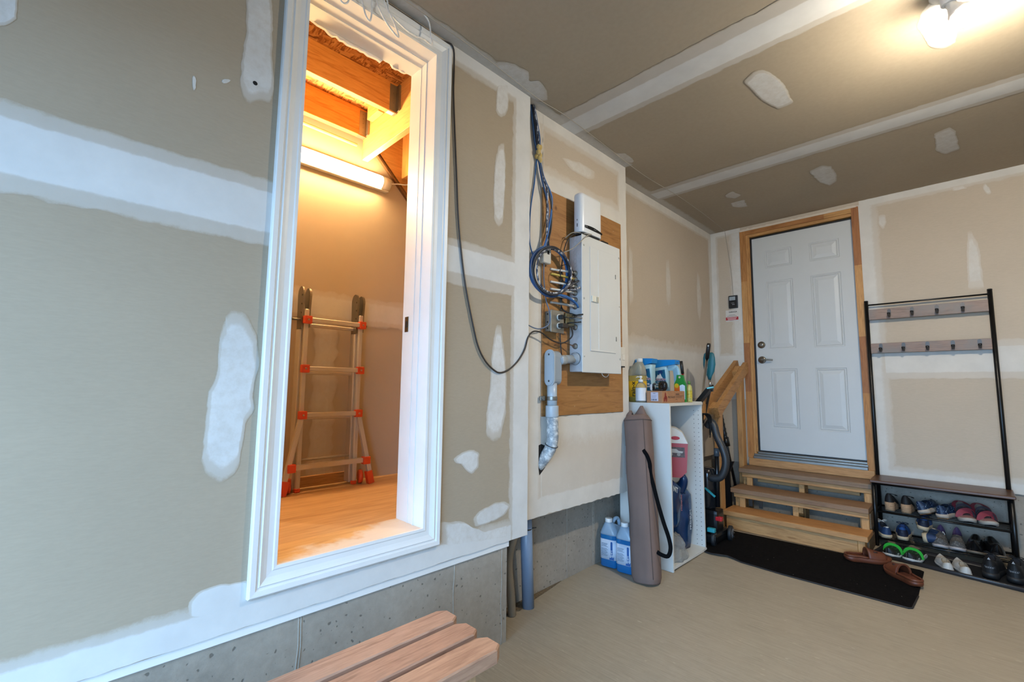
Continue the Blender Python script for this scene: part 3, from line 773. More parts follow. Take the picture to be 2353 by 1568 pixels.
solo('router_power_brick', MB().box((XP + .05, 2.37, pz1), (XP + .085, 2.44, pz1 + .018), .003), BLACK_PLASTIC, 'small black adapter lying on the panel beside the router', 'adapter')

# LB conduit body with its PVC pipe
PVC = M('grey_pvc', '#8d959b', .38, vary=.04)
PVC2 = M('light_pvc', '#a2aab0', .38, vary=.04)
m, nt, bs = base_mat('pvc_paint_splashed')
nf = noise_tex(nt, coords(nt), 38, 5, .7)
nt.links.new(ramp(nt, nf, [(.40, lin('#7f868b')), (.52, lin('#a0a3a3')), (.60, lin('#c9cac8'))]), bs.inputs['Base Color']); bs.inputs['Roughness'].default_value = .5
SPLASH = m
t = thing('conduit_fitting', 'grey plastic conduit elbow and pipe left of the electrical panel', 'conduit', (XP, 1.93, .85))
def stad(y0, y1, z0, z1, n=8):
    r = (y1 - y0) / 2; cy = (y0 + y1) / 2
    return [(cy + r * math.cos(math.pi * i / n), z1 - r + r * math.sin(math.pi * i / n)) for i in range(n + 1)] + [(cy + r * math.cos(math.pi + math.pi * i / n), z0 + r + r * math.sin(math.pi + math.pi * i / n)) for i in range(n + 1)]
lb = part('elbow_body', MB().poly(stad(XP + .001, XP + .066, 1.250, 1.440), lambda u, v, o: (u, 1.925 + o, v), 0, .06), PVC, t)
cp = part('access_cover', MB().poly(stad(XP + .0005, XP + .070, 1.243, 1.446), lambda u, v, o: (u, 1.915 + o, v), 0, .010).poly(stad(XP + .005, XP + .065, 1.250, 1.440), lambda u, v, o: (u, 1.9115 + o, v), 0, .0035), PVC2, lb)
for zz in (1.272, 1.418): part('cover_screw', MB().lathe([(.006, 0), (.005, .002)], (XP + .035, 1.9115, zz), 10, axis=(0, -1, 0)), M('screw_dark', '#4c4f52', .4, .6), cp)
part('side_pipe', MB().cyl((XP + .045, 1.975, 1.388), (XP + .045, py0, 1.405), .026, .024, 20), PVC, t)
part('pipe_collar', MB().lathe([(.028, 0), (.029, .006), (.028, .012), (.028, .045)], (XP + .045, 1.99, 1.389), 20, axis=(0, 1, .1)), PVC2, t)
part('flange', MB().lathe([(.024, -.035), (.026, -.01), (.036, -.008), (.038, .004)], (XP + .045, py0, 1.405), 22, axis=(0, 1, 0)), PVC, t)
vx = XP + .035
part('upper_pipe', MB().cyl((vx, 1.94, 1.26), (vx, 1.94, 1.12), .0275, n=20), PVC2, t)
part('coupling', MB().lathe([(.035, 0), (.036, .004), (.036, .058), (.035, .062)], (vx, 1.94, 1.076), 22), PVC2, t)
sp_ = MB().tube([(vx, 1.94, 1.08), (vx + .002, 1.942, 1.02), (vx + .002, 1.942, .96), (vx - .006, 1.935, .91), (vx - .028, 1.921, .865), (vx - .06, 1.905, .82), (vx - .085, 1.895, .79)], .033, 18, 4)
part('bent_pipe', sp_, SPLASH, t)
part('zip_tie', MB().tube([(vx - .001 + .0345 * math.cos(a * math.pi / 10) * .95, 1.937 + .0345 * math.sin(a * math.pi / 10), .925 - .012 * math.cos(a * math.pi / 10)) for a in range(21)], .0022, 6), BLACK_PLASTIC, t)
part('pipe_strap', MB().lathe([(.029, 0), (.0295, .002), (.0295, .02), (.029, .022)], (vx, 1.94, 1.166), 20).box((XP, 1.872, 1.165), (XP + .012, 1.912, 1.19), .002).lathe([(.007, 0), (.007, .006)], (XP + .012, 1.885, 1.178), 6, axis=(1, 0, 0)), GALV, t)
part('wall_slot', MB().poly([(1.878, .925), (1.90, .93), (1.965, .905), (1.96, .85), (1.93, .80), (1.885, .765), (1.878, .80)], lambda u, v, o: (XB + o, u, v), .002, .0028), M('hole_dark', '#15120f'), t)

# outlet box, jack box, switch
t = thing('outlet_box', 'galvanised steel duplex outlet box on the plywood', 'outlet', (XP, 1.96, 1.545))
part('box', MB().box((XP, 1.918, 1.548), (XP + .045, 2.022, 1.662), .005), GALV, t)
pl = part('cover_plate', MB().box((XP + .045, 1.912, 1.542), (XP + .049, 2.028, 1.668), .002), M('steel_plate', '#a5a49c', .35, .85), t)
for zz in (1.582, 1.63): 
    rc = part('receptacle', MB().lathe([(.018, 0), (.018, .004), (.017, .005)], (XP + .049, 1.982, zz), 18, axis=(1, 0, 0)), M('receptacle_white', '#cfcdc6', .4), pl)
for zz in (1.565, 1.60, 1.645): part('knockout_hole', MB().lathe([(.005, 0), (.005, .0008)], (XP + .02, 1.918, zz), 10, axis=(0, -1, 0)), M('hole_dark', '#15120f'), t)
def plug(name, z, col, lab, path):
    t = thing(name, lab, 'plug', (XP + .054, 1.982, z))
    part('plug_body', MB().box((XP + .0545, 1.968, z - .012), (XP + .085, 1.996, z + .012), .005), col, t)
    part('cord', MB().tube(path, .0035, 8, 6), col, t)
brown = M('cord_brown', '#2d2621', .5)
plug('black_plug', 1.63, BLACK_PLASTIC, 'black plug in the upper socket of the outlet box', [(XP + .085, 1.982, 1.63), (XP + .10, 2.01, 1.628), (XP + .10, 2.05, 1.632), (XP + .09, 2.09, 1.65), (XP + .02, 2.07, 1.68), (XP + .012, 2.045, 1.72), (XP + .012, 2.04, 1.80), (XP + .015, 2.045, 1.90), (XP + .02, 2.05, 1.98), (XP + .03, 2.07, 2.08), (XP + .05, 2.10, 2.135), (XP + .07, 2.13, 2.148), (XP + .07, 2.16, 2.152)])
CABLE_X = -1.603
t = thing('long_black_cable', 'long dark cable drooping across the wall from the ceiling to the outlet box', 'cable', (CABLE_X, 1.5, 1.3))
path = [(CABLE_X, -.9, 2.818), (CABLE_X, .4, 2.816)] + [(-1.598, 0.8524, 2.811), (-1.598, 1, 2.811), (-1.598, 1.117, 2.807)] + [(XA + .024, 1.182, 2.803), (XA + .008, 1.205, 2.72)] + [(-1.602, 1.205, 2.601), (-1.602, 1.218, 2.415), (-1.602, 1.234, 2.211), (-1.602, 1.25, 2.008), (-1.602, 1.272, 1.85), (-1.602, 1.302, 1.692), (-1.602, 1.345, 1.536), (-1.602, 1.382, 1.427), (-1.602, 1.43, 1.358), (-1.602, 1.487, 1.317), (-1.602, 1.53, 1.306), (-1.602, 1.59, 1.325), (-1.602, 1.651, 1.369), (-1.602, 1.699, 1.429)] + [(XA + .006, 1.729, 1.497), (XP + .035, 1.785, 1.533), (XP + .035, 1.85, 1.532), (XP + .03, 1.945, 1.498), (XP + .04, 2.03, 1.49), (XP + .07, 2.075, 1.53), (XP + .08, 2.055, 1.577), (XP + .08, 2.02, 1.583)]
part('cord', MB().tube(path, .0042, 8, 5), brown, t)
part('plug_body', MB().box((XP + .0545, 1.968, 1.57), (XP + .088, 2.02, 1.594), .005), brown, t)
t = thing('jack_box', 'small white plastic jack box above the cable loop', 'box', (XP, 1.90, 1.93))
jb = part('housing', MB().box((XP, 1.868, 1.93), (XP + .032, 1.935, 2.025), .004), M('jack_white', '#c3c3bd', .4), t)
part('jack_port', MB().box((XP + .032, 1.90, 1.982), (XP + .0328, 1.918, 2.002)), M('hole_dark', '#15120f'), jb)
part('wire', MB().tube([(XP + .015, 1.892, 1.93), (XP + .012, 1.893, 1.86), (XP + .012, 1.90, 1.80), (XP + .012, 1.915, 1.72), (XP + .03, 1.918, 1.67), (XP + .04, 1.916, 1.62), (XP + .04, 1.90, 1.58), (XP + .03, 1.85, 1.555), (XP + .03, 1.80, 1.553), (XB + .02, 1.76, 1.57)], .0035, 8, 5), M('cable_grey_blue', '#5a6a80', .45), t)
t = thing('wall_switch', 'narrow white rocker control on the strip right of the panel', 'switch', (XB, 2.70, 1.383))
sw = part('plate', MB().box((XB, 2.683, 1.383), (XB + .028, 2.733, 1.513), .003), M('switch_white', '#d2d0c9', .35), t)
part('rocker', MB().box((XB + .028, 2.692, 1.425), (XB + .032, 2.725, 1.465), .001), M('rocker_white', '#dcdad3', .3), sw)
part('end_cap', MB().box((XB, 2.685, 1.376), (XB + .027, 2.731, 1.384), .001), BLACK_PLASTIC, sw)
solo('thin_white_wire', MB().tube([(XP + .05, 2.40, pz0 + .006), (XP + .055, 2.405, pz0 - .01), (XP + .06, 2.425, pz0 - .02), (XP + .06, 2.45, pz0 - .016), (XP + .06, 2.465, pz0 - .002)], .002, 6, 5), M('cord_white', '#e0dcd2'), 'thin white wire looping below the bottom edge of the panel', 'wire')

# branch cables clamped into the panel
def nm(z, z0, y0, col, lab, r=.0068):
    solo('branch_cable', MB().tube([(XP + .004, y0, z0), (XP + .012, y0 + .03, z0 - .001), (XP + .03, y0 + .08, (z + z0) / 2), (XP + .045, py0 - .03, z), (XP + .045, py0 - .005, z)], r, 8, 5), col, lab, 'cable', 'branch cables entering the panel side')
nmw = M('nm_white', '#c8c6bf', .45)
nm(1.913, 1.914, 1.962, nmw, 'topmost white branch cable entering the panel side')
nm(1.877, 1.886, 1.966, M('nm_yellow', '#b9a04a', .45), 'yellow branch cable entering the panel side')
nm(1.833, 1.840, 1.962, nmw, 'white branch cable just below the yellow one')
nm(1.794, 1.798, 1.962, nmw, 'second white branch cable below the yellow one')
nm(1.753, 1.765, 1.99, nmw, 'white branch cable crossed by the blue cable ends')
nm(1.713, 1.720, 1.962, M('nm_grey', '#a39d94', .45), 'lowest grey branch cable entering the panel side')
solo('ground_wire', MB().tube([(XP + .005, 1.995, 1.478), (XP + .02, 2.02, 1.488), (XP + .03, 2.06, 1.492), (XP + .045, 2.125, 1.478)], .0028, 6, 5), M('copper_dull', '#6b4c33', .45, .5), 'short brown wire into the lowest clamp of the panel', 'wire')
solo('thin_black_wire', MB().tube([(XP + .02, 2.045, 1.95), (XP + .012, 2.05, 1.85), (XP + .012, 2.052, 1.75), (XP + .01, 2.045, 1.66), (XP + .01, 2.04, 1.56), (XP + .01, 2.045, 1.48), (XP + .01, 2.055, 1.42)], .0035, 6, 5), BLACK_PLASTIC, 'thin black wire running down the plywood beside the panel', 'wire')
solo('cable_splitter', MB().box((XP + .005, 2.045, 1.595), (XP + .05, 2.125, 1.665), .003), M('splitter_brass', '#8d8160', .35, .8), 'small metal cable splitter between the outlet box and the panel', 'splitter')
for k, (dz, ln) in enumerate(((.0, .05), (.028, .035), (.048, .045))):
    solo('coax_stub', MB().tube([(XP + .05, 2.06 + k * .02, 1.605 + dz), (XP + .075, 2.065 + k * .02, 1.607 + dz), (XP + .095, 2.09 + k * .015, 1.61 + dz), (XP + .10, 2.12 + k * .01, 1.60 + dz + ln * .3)], .004, 8, 5), BLACK_PLASTIC if k != 1 else M('coax_grey', '#6f6f6d', .5), ('lowest black', 'middle grey', 'upper black')[k] + ' coax lead on the cable splitter', 'cable', 'coax leads on the splitter')
solo('grey_patch_wire', MB().tube([(XP + .03, 1.97, 2.02), (XP + .05, 2.02, 2.015), (XP + .08, 2.08, 2.05), (PX + .02, 2.16, 2.13), (PX + .03, 2.20, 2.148), (PX + .01, 2.17, 2.151), (XP + .06, 2.10, 2.15), (XP + .02, 2.075, 2.12)], .003, 6, 6), M('wire_warm_grey', '#8e8779', .5), 'thin grey wire bent into a point in front of the panel top', 'wire')

# blue and black data cables: bundle from the ceiling corner, down into a hanging coil
blue = M('cable_blue', '#23456f', .4, vary=.1, vscale=20)
blue2 = M('cable_bright_blue', '#2a5f97', .4, vary=.1, vscale=20)
navy = M('cable_black', '#20242c', .42, vary=.1, vscale=20)
m, nt, bs = base_mat('cable_paint_specked')
nf = noise_tex(nt, coords(nt, (1, 1, .35)), 90, 3, .6)
nt.links.new(ramp(nt, nf, [(.5, lin('#2b3142')), (.58, lin('#b9b9bb'))]), bs.inputs['Base Color']); bs.inputs['Roughness'].default_value = .5
speck = m
CC, RY, RZ = Vector((XP + .045, 1.917, 1.882)), .165, .142
def coil(turns, start, dr, dx, col, name, lab, tail):
    pts = []
    for i in range(int(turns * 20) + 1):
        a = math.radians(start) - 2 * math.pi * i / 20
        w = 1 + dr + .03 * math.sin(a * .5 + dx * 300)
        pts.append((CC.x + dx + .006 * math.sin(a * 2 + dr * 50), CC.y + RY * w * math.cos(a) + .02 * math.sin(a), CC.z + RZ * w * math.sin(a)))
    solo(name, MB().tube(tail[0] + pts + tail[1], .0056, 8, 3), col, lab, 'cable', 'data cables hanging in a loop')
top = lambda k: [(XB + .012 + .006 * (k % 3), 1.783 + .007 * k, 2.828), (XB + .016 + .007 * (k % 3), 1.80 + .009 * k, 2.72), (XB + .018 + .007 * (k % 3), 1.815 + .009 * k, 2.62), (XB + .022, 1.838 + .004 * k, 2.54)]
coil(2.49, 110, 0, 0, blue, 'data_cable', 'blue data cable forming the outer turn of the hanging loop', (top(0) + [(XP + .02, 1.87, 2.40), (XP + .03, 1.905, 2.28), (XP + .03, 1.905, 2.15), (XP + .04, 1.885, 2.06)], [(XP + .06, 1.98, 1.755), (XP + .075, 2.05, 1.74), (XP + .085, 2.11, 1.712)]))
coil(2.42, 110, -.05, .012, navy, 'data_cable', 'black data cable in the hanging loop with its end poking right', (top(1) + [(XP + .02, 1.88, 2.42), (XP + .03, 1.935, 2.30), (XP + .03, 1.935, 2.15), (XP + .04, 1.90, 2.06)], [(XP + .06, 2.02, 1.80), (XP + .08, 2.09, 1.84), (XP + .085, 2.12, 1.86)]))
coil(1.43, 105, -.09, .02, speck, 'data_cable', 'paint-specked dark cable on the right of the hanging loop', (top(2) + [(XP + .02, 1.875, 2.42), (XP + .03, 1.90, 2.36), (XP + .03, 1.90, 2.2), (XP + .04, 1.89, 2.05)], [(XP + .06, 2.0, 1.79), (XP + .08, 2.08, 1.80), (XP + .09, 2.125, 1.82)]))
coil(2.55, 120, -.03, -.008, blue2, 'data_cable', 'bright blue data cable whose ends reach the lowest branch cable', (top(3) + [(XP + .02, 1.88, 2.43), (XP + .03, 1.94, 2.33), (XP + .03, 1.93, 2.2), (XP + .04, 1.88, 2.05)], [(XP + .06, 1.95, 1.752), (XP + .07, 2.02, 1.755), (XP + .085, 2.09, 1.725), (XP + .085, 2.115, 1.70)]))
solo('data_cable', MB().tube(top(4)[:3] + [(XB + .012, 1.835, 2.50), (XB + .012, 1.82, 2.38), (XB + .012, 1.79, 2.22), (XB + .012, 1.783, 2.05), (XB + .014, 1.80, 1.98), (XB + .03, 1.81, 1.93), (XB + .03, 1.79, 1.84)], .0042, 8, 5), blue2, 'single blue cable hanging left of the plywood into the loop', 'cable', 'data cables hanging in a loop')
solo('thin_loop_wire', MB().tube([(XP + .07, 2.03 + .065 * math.cos(a * .42), 1.885 + .055 * math.sin(a * .42)) for a in range(17)], .0025, 6), BLACK_PLASTIC, 'small loop of thin black wire beside the branch cables', 'wire')
fm = MB()
for k in range(9):
    a = k * 1.9; fm.lathe([(.004, -.016), (.011, -.006), (.012, .006), (.004, .016)], (XB + .024 + .008 * math.sin(a), 1.842 + .014 * math.cos(a * 1.3), 2.60 - .010 * k), 8)
solo('foam_blob', fm, M('spray_foam', '#c3ab6c', .9, bmp=.3), 'yellow foam blob holding the cables high by the corner', 'foam')

# grey pipe and ribbed hose rising behind the wall edge
t = thing('floor_conduit', 'straight blue-grey plastic pipe rising from the floor beside the concrete step', 'conduit', (-1.775, 1.905, fz(1.9)))
part('pipe', MB().cyl((-1.772, 1.925, fz(1.9)), (-1.745, 1.868, .62), .033, n=22), M('pipe_blue_grey', '#7b8fa8', .35, vary=.05), t)
part('second_pipe', MB().cyl((-1.80, 1.848, .45), (-1.80, 1.848, .62), .02, n=16), M('pipe_grey_dark', '#6d7378', .4), t)
part('zip_tie', MB().tube([(-1.757 + .036 * math.cos(a * math.pi / 9), 1.880 + .036 * math.sin(a * math.pi / 9), .47) for a in range(19)], .004, 6).cyl((-1.735, 1.905, .47), (-1.715, 1.925, .474), .003, n=6), BLACK_PLASTIC, t)
pts = catmull([Vector(p) for p in ((-1.772, 1.80, fz(1.8)), (-1.775, 1.79, .16), (-1.778, 1.775, .30), (-1.76, 1.775, .40), (-1.72, 1.79, .52), (-1.70, 1.80, .60))], 26)
solo('ribbed_hose', MB().tube(pts, [.021 + (.0022 if i % 2 else -.0008) for i in range(len(pts))], 14), M('hose_tan', '#7a6f5e', .5), 'ribbed tan flexible conduit rising next to the grey pipe', 'hose')
solo('floor_debris', MB().poly([(-1.842, 1.70), (-1.80, 1.72), (-1.79, 1.78), (-1.80, 1.83), (-1.775, 1.86), (-1.79, 1.95), (-1.805, 2.02), (-1.82, 2.15), (-1.842, 2.30)], lambda u, v, o: (u, v, fz(v) + o + .004 * abs(mnoise.noise((u * 40, v * 40, 0)))), .0005, .004), M('soil', '#6b5b45', .95, vary=.4, vscale=90, bmp=.8, bscale=120), 'patch of brown dirt on the floor round the pipe foot', 'dirt', kind='stuff')

# white twin-lead wires dangling from the ceiling over the opening
wm = M('lead_clear', '#dcdad3', .3, vary=.15, vscale=60)
xw = -1.56
wires = [([(-1.56, 0.7166, 2.767), (-1.56, 0.7346, 2.688), (-1.56, 0.7524, 2.655), (-1.56, 0.7663, 2.671), (-1.56, 0.7679, 2.802)], 'white wire loop hanging straight down at the left of the bunch'),
         ([(-1.56, 0.7788, 2.81), (-1.56, 0.7911, 2.743), (-1.56, 0.8358, 2.687), (-1.56, 0.8885, 2.659), (-1.56, 0.8642, 2.714), (-1.56, 0.8228, 2.764), (-1.56, 0.8065, 2.829)], 'white wire folded to a long point over the head casing'),
         ([(-1.56, 0.8196, 2.838), (-1.56, 0.8388, 2.755), (-1.56, 0.8533, 2.737), (-1.56, 0.915, 2.716), (-1.56, 0.9679, 2.714), (-1.56, 1.011, 2.724), (-1.56, 1.054, 2.721), (-1.56, 1.044, 2.763), (-1.56, 1.031, 2.817), (-1.56, 0.9961, 2.84), (-1.56, 0.9631, 2.845), (-1.56, 0.9284, 2.912)], 'longest white wire reaching down beside the casing corner'),
         ([(-1.56, 0.6285, 2.707), (-1.56, 0.6474, 2.66), (-1.56, 0.672, 2.676), (-1.56, 0.6791, 2.742)], 'short white wire loop at the top left edge')]
for w, lab in wires: solo('hanging_wire', MB().tube([(w[0][0], w[0][1], 2.834)] + w + [(w[-1][0], w[-1][1], 2.834)], .0036, 6, 5), wm, lab, 'wire', 'white wires dangling above the opening')
solo('bell_wire', MB().tube([(-1.56, .3, ZC - .003), (-1.553, 1.2, ZC - .003), (-1.585, 1.75, ZC - .003), (-1.575, 2.0, ZC - .003), (-1.59, 2.4, ZC - .003), (-1.62, 3.0, ZC - .003), (-1.60, 3.6, ZC - .003), (-1.615, 4.3, ZC - .003), (-1.64, 4.69, ZC - .004), (-1.64, YK - .004, ZC - .03), (-1.60, YK - .004, 2.45), (-1.585, YK - .004, 2.16)], .0022, 6, 6), M('bell_wire_beige', '#a49b8c', .6), 'thin beige wire along the ceiling edge down to the wall control', 'wire')
# ------------------------------------------------------------------ back door with wooden frame
DOORW = M('door_white', '#bfc1bf', .42, vary=.015)
t = thing('door_1', None, None, (-1.01, 4.74, .64), kind='structure')
dx0, dx1, dz0, dz1, dyf = -1.409, -.613, .669, 2.703, 4.738
rects = [(-1.298, -1.075, 2.392, 2.564), (-.933, -.710, 2.392, 2.564), (-1.298, -1.075, 1.612, 2.263), (-.933, -.710, 1.612, 2.263), (-1.300, -1.075, .882, 1.43), (-.935, -.710, .882, 1.43)]
# slab face with recesses for the six pressed panels
mb = MB()
xs = sorted({dx0, dx1, -1.299, -1.075, -.934, -.710}); zs = sorted({dz0, dz1, .882, 1.43, 1.612, 2.263, 2.392, 2.564})
for i in range(len(xs) - 1):
    for j in range(len(zs) - 1):
        if i in (1, 3) and j in (1, 3, 5): continue
        mb.add([(xs[i], dyf, zs[j]), (xs[i + 1], dyf, zs[j]), (xs[i + 1], dyf, zs[j + 1]), (xs[i], dyf, zs[j + 1])], [(0, 1, 2, 3)])
bmm = bmesh.new()
vv = [bmm.verts.new(v) for v in mb.v]
for f in mb.f: bmm.faces.new([vv[k] for k in f])
bmesh.ops.remove_doubles(bmm, verts=bmm.verts, dist=1e-4)
mb = MB().bm(bmm)
mb.box((dx0, dyf + .006, dz0), (dx1, dyf + .04, dz1))
for a, b in (((dx0, dz0), (dx1, dz0)), ((dx1, dz0), (dx1, dz1)), ((dx1, dz1), (dx0, dz1)), ((dx0, dz1), (dx0, dz0))):
    mb.add([(a[0], dyf, a[1]), (b[0], dyf, b[1]), (b[0], dyf + .006, b[1]), (a[0], dyf + .006, a[1])], [(0, 1, 2, 3)])
SLAB = part('door_slab', mb, DOORW, t)
for x0, x1, z0, z1 in rects:
    pm = MB(); rg = []
    for ins, dep in ((0, 0), (.006, .0045), (.012, .0045), (.016, .001), (.020, .0052), (.026, .0055), (.052, .0005), (.054, .0003)):
        rg.append([(x0 + ins, dyf + dep, z0 + ins), (x1 - ins, dyf + dep, z0 + ins), (x1 - ins, dyf + dep, z1 - ins), (x0 + ins, dyf + dep, z1 - ins)])
    pm.rings(rg, True, False, True, smooth=False)
    part('door_panel', pm, DOORW, SLAB)
NICK = M('satin_nickel', '#8f8a80', .3, .9, vary=.05)
db = part('deadbolt', MB().lathe([(.033, 0), (.033, .008), (.028, .014), (.019, .016), (.018, .022), (.010, .022)], (-1.36, dyf, 1.659), 26, axis=(0, -1, 0)), NICK, t)
part('keyhole', MB().box((-1.362, dyf - .0222, 1.652), (-1.358, dyf - .0226, 1.666)), M('hole_dark', '#15120f'), db)
lv = part('door_handle', MB().lathe([(.034, 0), (.034, .008), (.028, .012), (.013, .014), (.012, .05), (.004, .052)], (-1.36, dyf, 1.516), 26, axis=(0, -1, 0)).tube([(-1.362, dyf - .043, 1.516), (-1.33, dyf - .045, 1.517), (-1.29, dyf - .042, 1.514), (-1.262, dyf - .038, 1.511)], [.011, .009, .008, .008], 10, 4), NICK, t)
part('weatherstrip', MB().box((dx0 - .014, 4.728, dz0), (dx0, 4.75, dz1 + .012)).box((dx0, 4.728, dz1), (dx1, 4.75, dz1 + .012)).box((dx0, 4.728, dz0 - .008), (dx1, 4.745, dz0)), BLACK_PLASTIC, t)
WD = [M_wood('frame_oak_a', '#b07a41', '#8f5c2b', 'Z', knots=False), M_wood('frame_oak_b', '#9c6536', '#7d4b24', 'Z', knots=False), M_wood('frame_oak_c', '#bd8c52', '#9c6b38', 'Z', knots=False)]
WDX = [M_wood('frame_head_a', '#a5703c', '#865528', 'X', knots=False), M_wood('frame_head_b', '#b98a52', '#9a6c3a', 'X', knots=False)]
fr = thing('trim_3', None, None, (-1.03, 4.70, .6), kind='structure')
segs = [(.60, 1.216), (1.216, 1.682), (1.682, 2.285), (2.285, 2.745)]
for side in (0, 1):
    a, b = (-1.503, -1.452) if side == 0 else (-.606, -.556)
    for k, (z0, z1) in enumerate(segs):
        wmb = MB().box((a, 4.688, z0), (b, 4.735, z1 if k < 3 else 2.79))
        part('frame_segment', wmb, WD[(0, 1, 2, 0)[k] if side == 0 else (0, 1, 2, 1)[k]], fr)
part('frame_segment', MB().box((-1.452, 4.688, 2.745), (-.80, 4.735, 2.79)), WDX[0], fr)
part('frame_segment', MB().box((-.80, 4.688, 2.745), (-.606, 4.735, 2.79)), WDX[1], fr)
part('door_stop', MB().box((-1.452, 4.70, .60), (-1.432, 4.745, 2.745)).box((-1.432, 4.712, .64), (-1.423, 4.745, 2.73)), WD[2], fr)
part('door_stop', MB().box((-1.432, 4.70, 2.72), (-.606, 4.745, 2.745)), WDX[1], fr)
part('door_stop', MB().box((-.606, 4.735, .60), (-.6125, 4.745, 2.745)), WD[2], fr)
pz = []
for i in range(50):
    u = -1.50 + .93 * i / 49
    pz.append((u, 2.803 + .010 * mnoise.noise((u * 34, 0, 5)) + .006 * mnoise.noise((u * 90, 0, 2))))
part('compound_smear', MB().poly(pz + [(-.57, 2.786), (-1.50, 2.786)], lambda u, v, o: (u, 4.690 - o, v), .0, .004), M('smear_white', '#cfc3b2', .9), fr)
sill = part('threshold', MB().box((-1.45, 4.66, .598), (-.60, 4.735, .622), .003).box((-1.45, 4.685, .622), (-.60, 4.738, .64), .003).box((-1.45, 4.712, .64), (-.60, 4.738, .658), .003), M('threshold_alu', '#8d8c88', .38, .7, vary=.1), fr)

# ------------------------------------------------------------------ steps up to the door
TR1 = M_wood('tread_fresh', '#b98550', '#976434', 'X', .8)
TR2 = M_wood('tread_weathered', '#8d6c4e', '#6f5038', 'X', .9)
TR3 = M_wood('tread_grey', '#85694f', '#68503b', 'X', .9)
t = thing('wooden_steps', 'three rough timber steps leading up to the white door', 'steps', (-1.03, 4.35, fz(4.05)))
sx0, sx1 = -1.505, -.555
part('tread', MB().box((sx0, 4.02, .197), (sx1 + .01, 4.262, .235), .003), TR1, t)
part('tread', MB().box((sx0, 4.205, .351), (sx1, 4.452, .389), .003), TR2, t)
part('tread', MB().box((sx0, 4.42, .493), (sx1, 4.655, .531), .003), TR3, t)
part('front_board', MB().box((sx0 + .02, 4.036, fz(4.05) + .002), (sx1 - .05, 4.074, .196), .003), PINE_X, t)
part('front_board', MB().box((sx0 + .02, 4.225, .313), (sx1 - .004, 4.263, .35), .003), PINE_X, t)
part('front_board', MB().box((sx0 + .02, 4.44, .455), (sx1 - .004, 4.478, .492), .003), PINE_X, t)
part('header_board', MB().box((-1.49, 4.662, .531), (-.56, 4.697, .60), .002), PINE_X, t)
part('back_board', MB().box((sx0 + .10, 4.60, .40), (sx1 - .10, 4.638, .492), .003), PINE_X, t)
for x_ in (sx0 + .02, -1.05, sx1 - .06):
    part('stringer', MB().box((x_, 4.08, fz(4.1) + .005), (x_ + .04, 4.22, .196), .002).box((x_, 4.264, fz(4.3) + .005), (x_ + .04, 4.438, .35), .002).box((x_, 4.48, fz(4.5) + .005), (x_ + .04, 4.60, .492), .002), PINE, t)
for x_ in (sx0 + .06, sx1 - .05):
    part('upright', MB().box((x_, 4.24, fz(4.2) + .005), (x_ + .045, 4.262, .312), .002), PINE_Z, t)
    part('upright', MB().box((x_, 4.44, .36), (x_ + .045, 4.462, .454), .002), PINE_Z, t)
part('corner_block', MB().box((sx1 - .05, 4.034, fz(4.05) + .002), (sx1 - .008, 4.11, .196), .002), PINE_Z, t)
part('side_board', MB().box((sx1 - .012, 4.12, fz(4.2) + .004), (sx1 + .004, 4.66, .19), .002).box((sx1 - .012, 4.275, .235), (sx1 + .002, 4.66, .345), .002), M_wood('side_weathered', '#6d5a42', '#574532', 'Y', .9), t)
part('brace', MB().beam((-1.07, 4.62, .12), (-1.0, 4.28, .29), .038, .06), PINE, t)
for x_, z_ in ((-1.39, .27), (-1.31, .265)): part('metal_bracket', MB().box((x_, 4.30, z_ - .03), (x_ + .03, 4.304, z_ + .07), .001), M('bracket_dark', '#4b4540', .4, .7), t)

# ------------------------------------------------------------------ handrail beside the steps
t = thing('handrail', 'rough timber handrail sloping down along the left of the steps', 'handrail', (-1.54, 4.35, fz(4.1)))
RAIL = M_wood('rail_pine', '#b0814c', '#8d5f33', 'Y', .9)
part('post', MB().box((-1.555, 4.02, fz(4.05)), (-1.511, 4.109, 1.06), .003), M_wood('post_pine', '#b98b55', '#99693a', 'Z', .9), t)
part('post', MB().box((-1.555, 4.585, .10), (-1.511, 4.674, 1.42), .003), M_wood('post_pine', '#b98b55', '#99693a', 'Z', .9), t)
part('rail', MB().beam((-1.49, 3.92, 1.04), (-1.49, 4.685, 1.455), .038, .089), RAIL, t)
part('rail', MB().beam((-1.575, 3.78, 1.01), (-1.575, 4.685, 1.475), .038, .089), RAIL, t)
part('spacer_block', MB().beam((-1.532, 4.50, 1.375), (-1.532, 4.60, 1.43), .044, .06), PINE, t)
part('spacer_block', MB().beam((-1.532, 3.93, 1.05), (-1.532, 4.02, 1.10), .044, .06), PINE, t)

# ------------------------------------------------------------------ wall control, sticker
t = thing('door_opener_control', 'black garage door wall control beside the door frame', 'control', (-1.584, YK, 2.033))
cb = part('housing', MB().box((-1.626, YK - .022, 2.033), (-1.543, YK, 2.160), .006), BLACK_PLASTIC, t)
part('display', MB().box((-1.618, YK - .0235, 2.112), (-1.561, YK - .021, 2.148), .001), M('lcd_grey', '#9aa3a6', .3), cb)
part('button', MB().box((-1.61, YK - .025, 2.05), (-1.56, YK - .021, 2.10), .002), M('button_black', '#1c1c1e', .3), cb)
part('print', MB().box((-1.60, YK - .0255, 2.082), (-1.572, YK - .0249, 2.086)).box((-1.592, YK - .0255, 2.066), (-1.568, YK - .0249, 2.072)).box((-1.61, YK - .0239, 2.120), (-1.575, YK - .0234, 2.124)).box((-1.595, YK - .0239, 2.118), (-1.588, YK - .0234, 2.127)), M('print_grey', '#8d9092', .5), cb, kind='stuff')
t = thing('wall_sticker', 'small white service sticker with a red band under the wall control', 'sticker', (-1.604, YK, 1.905))
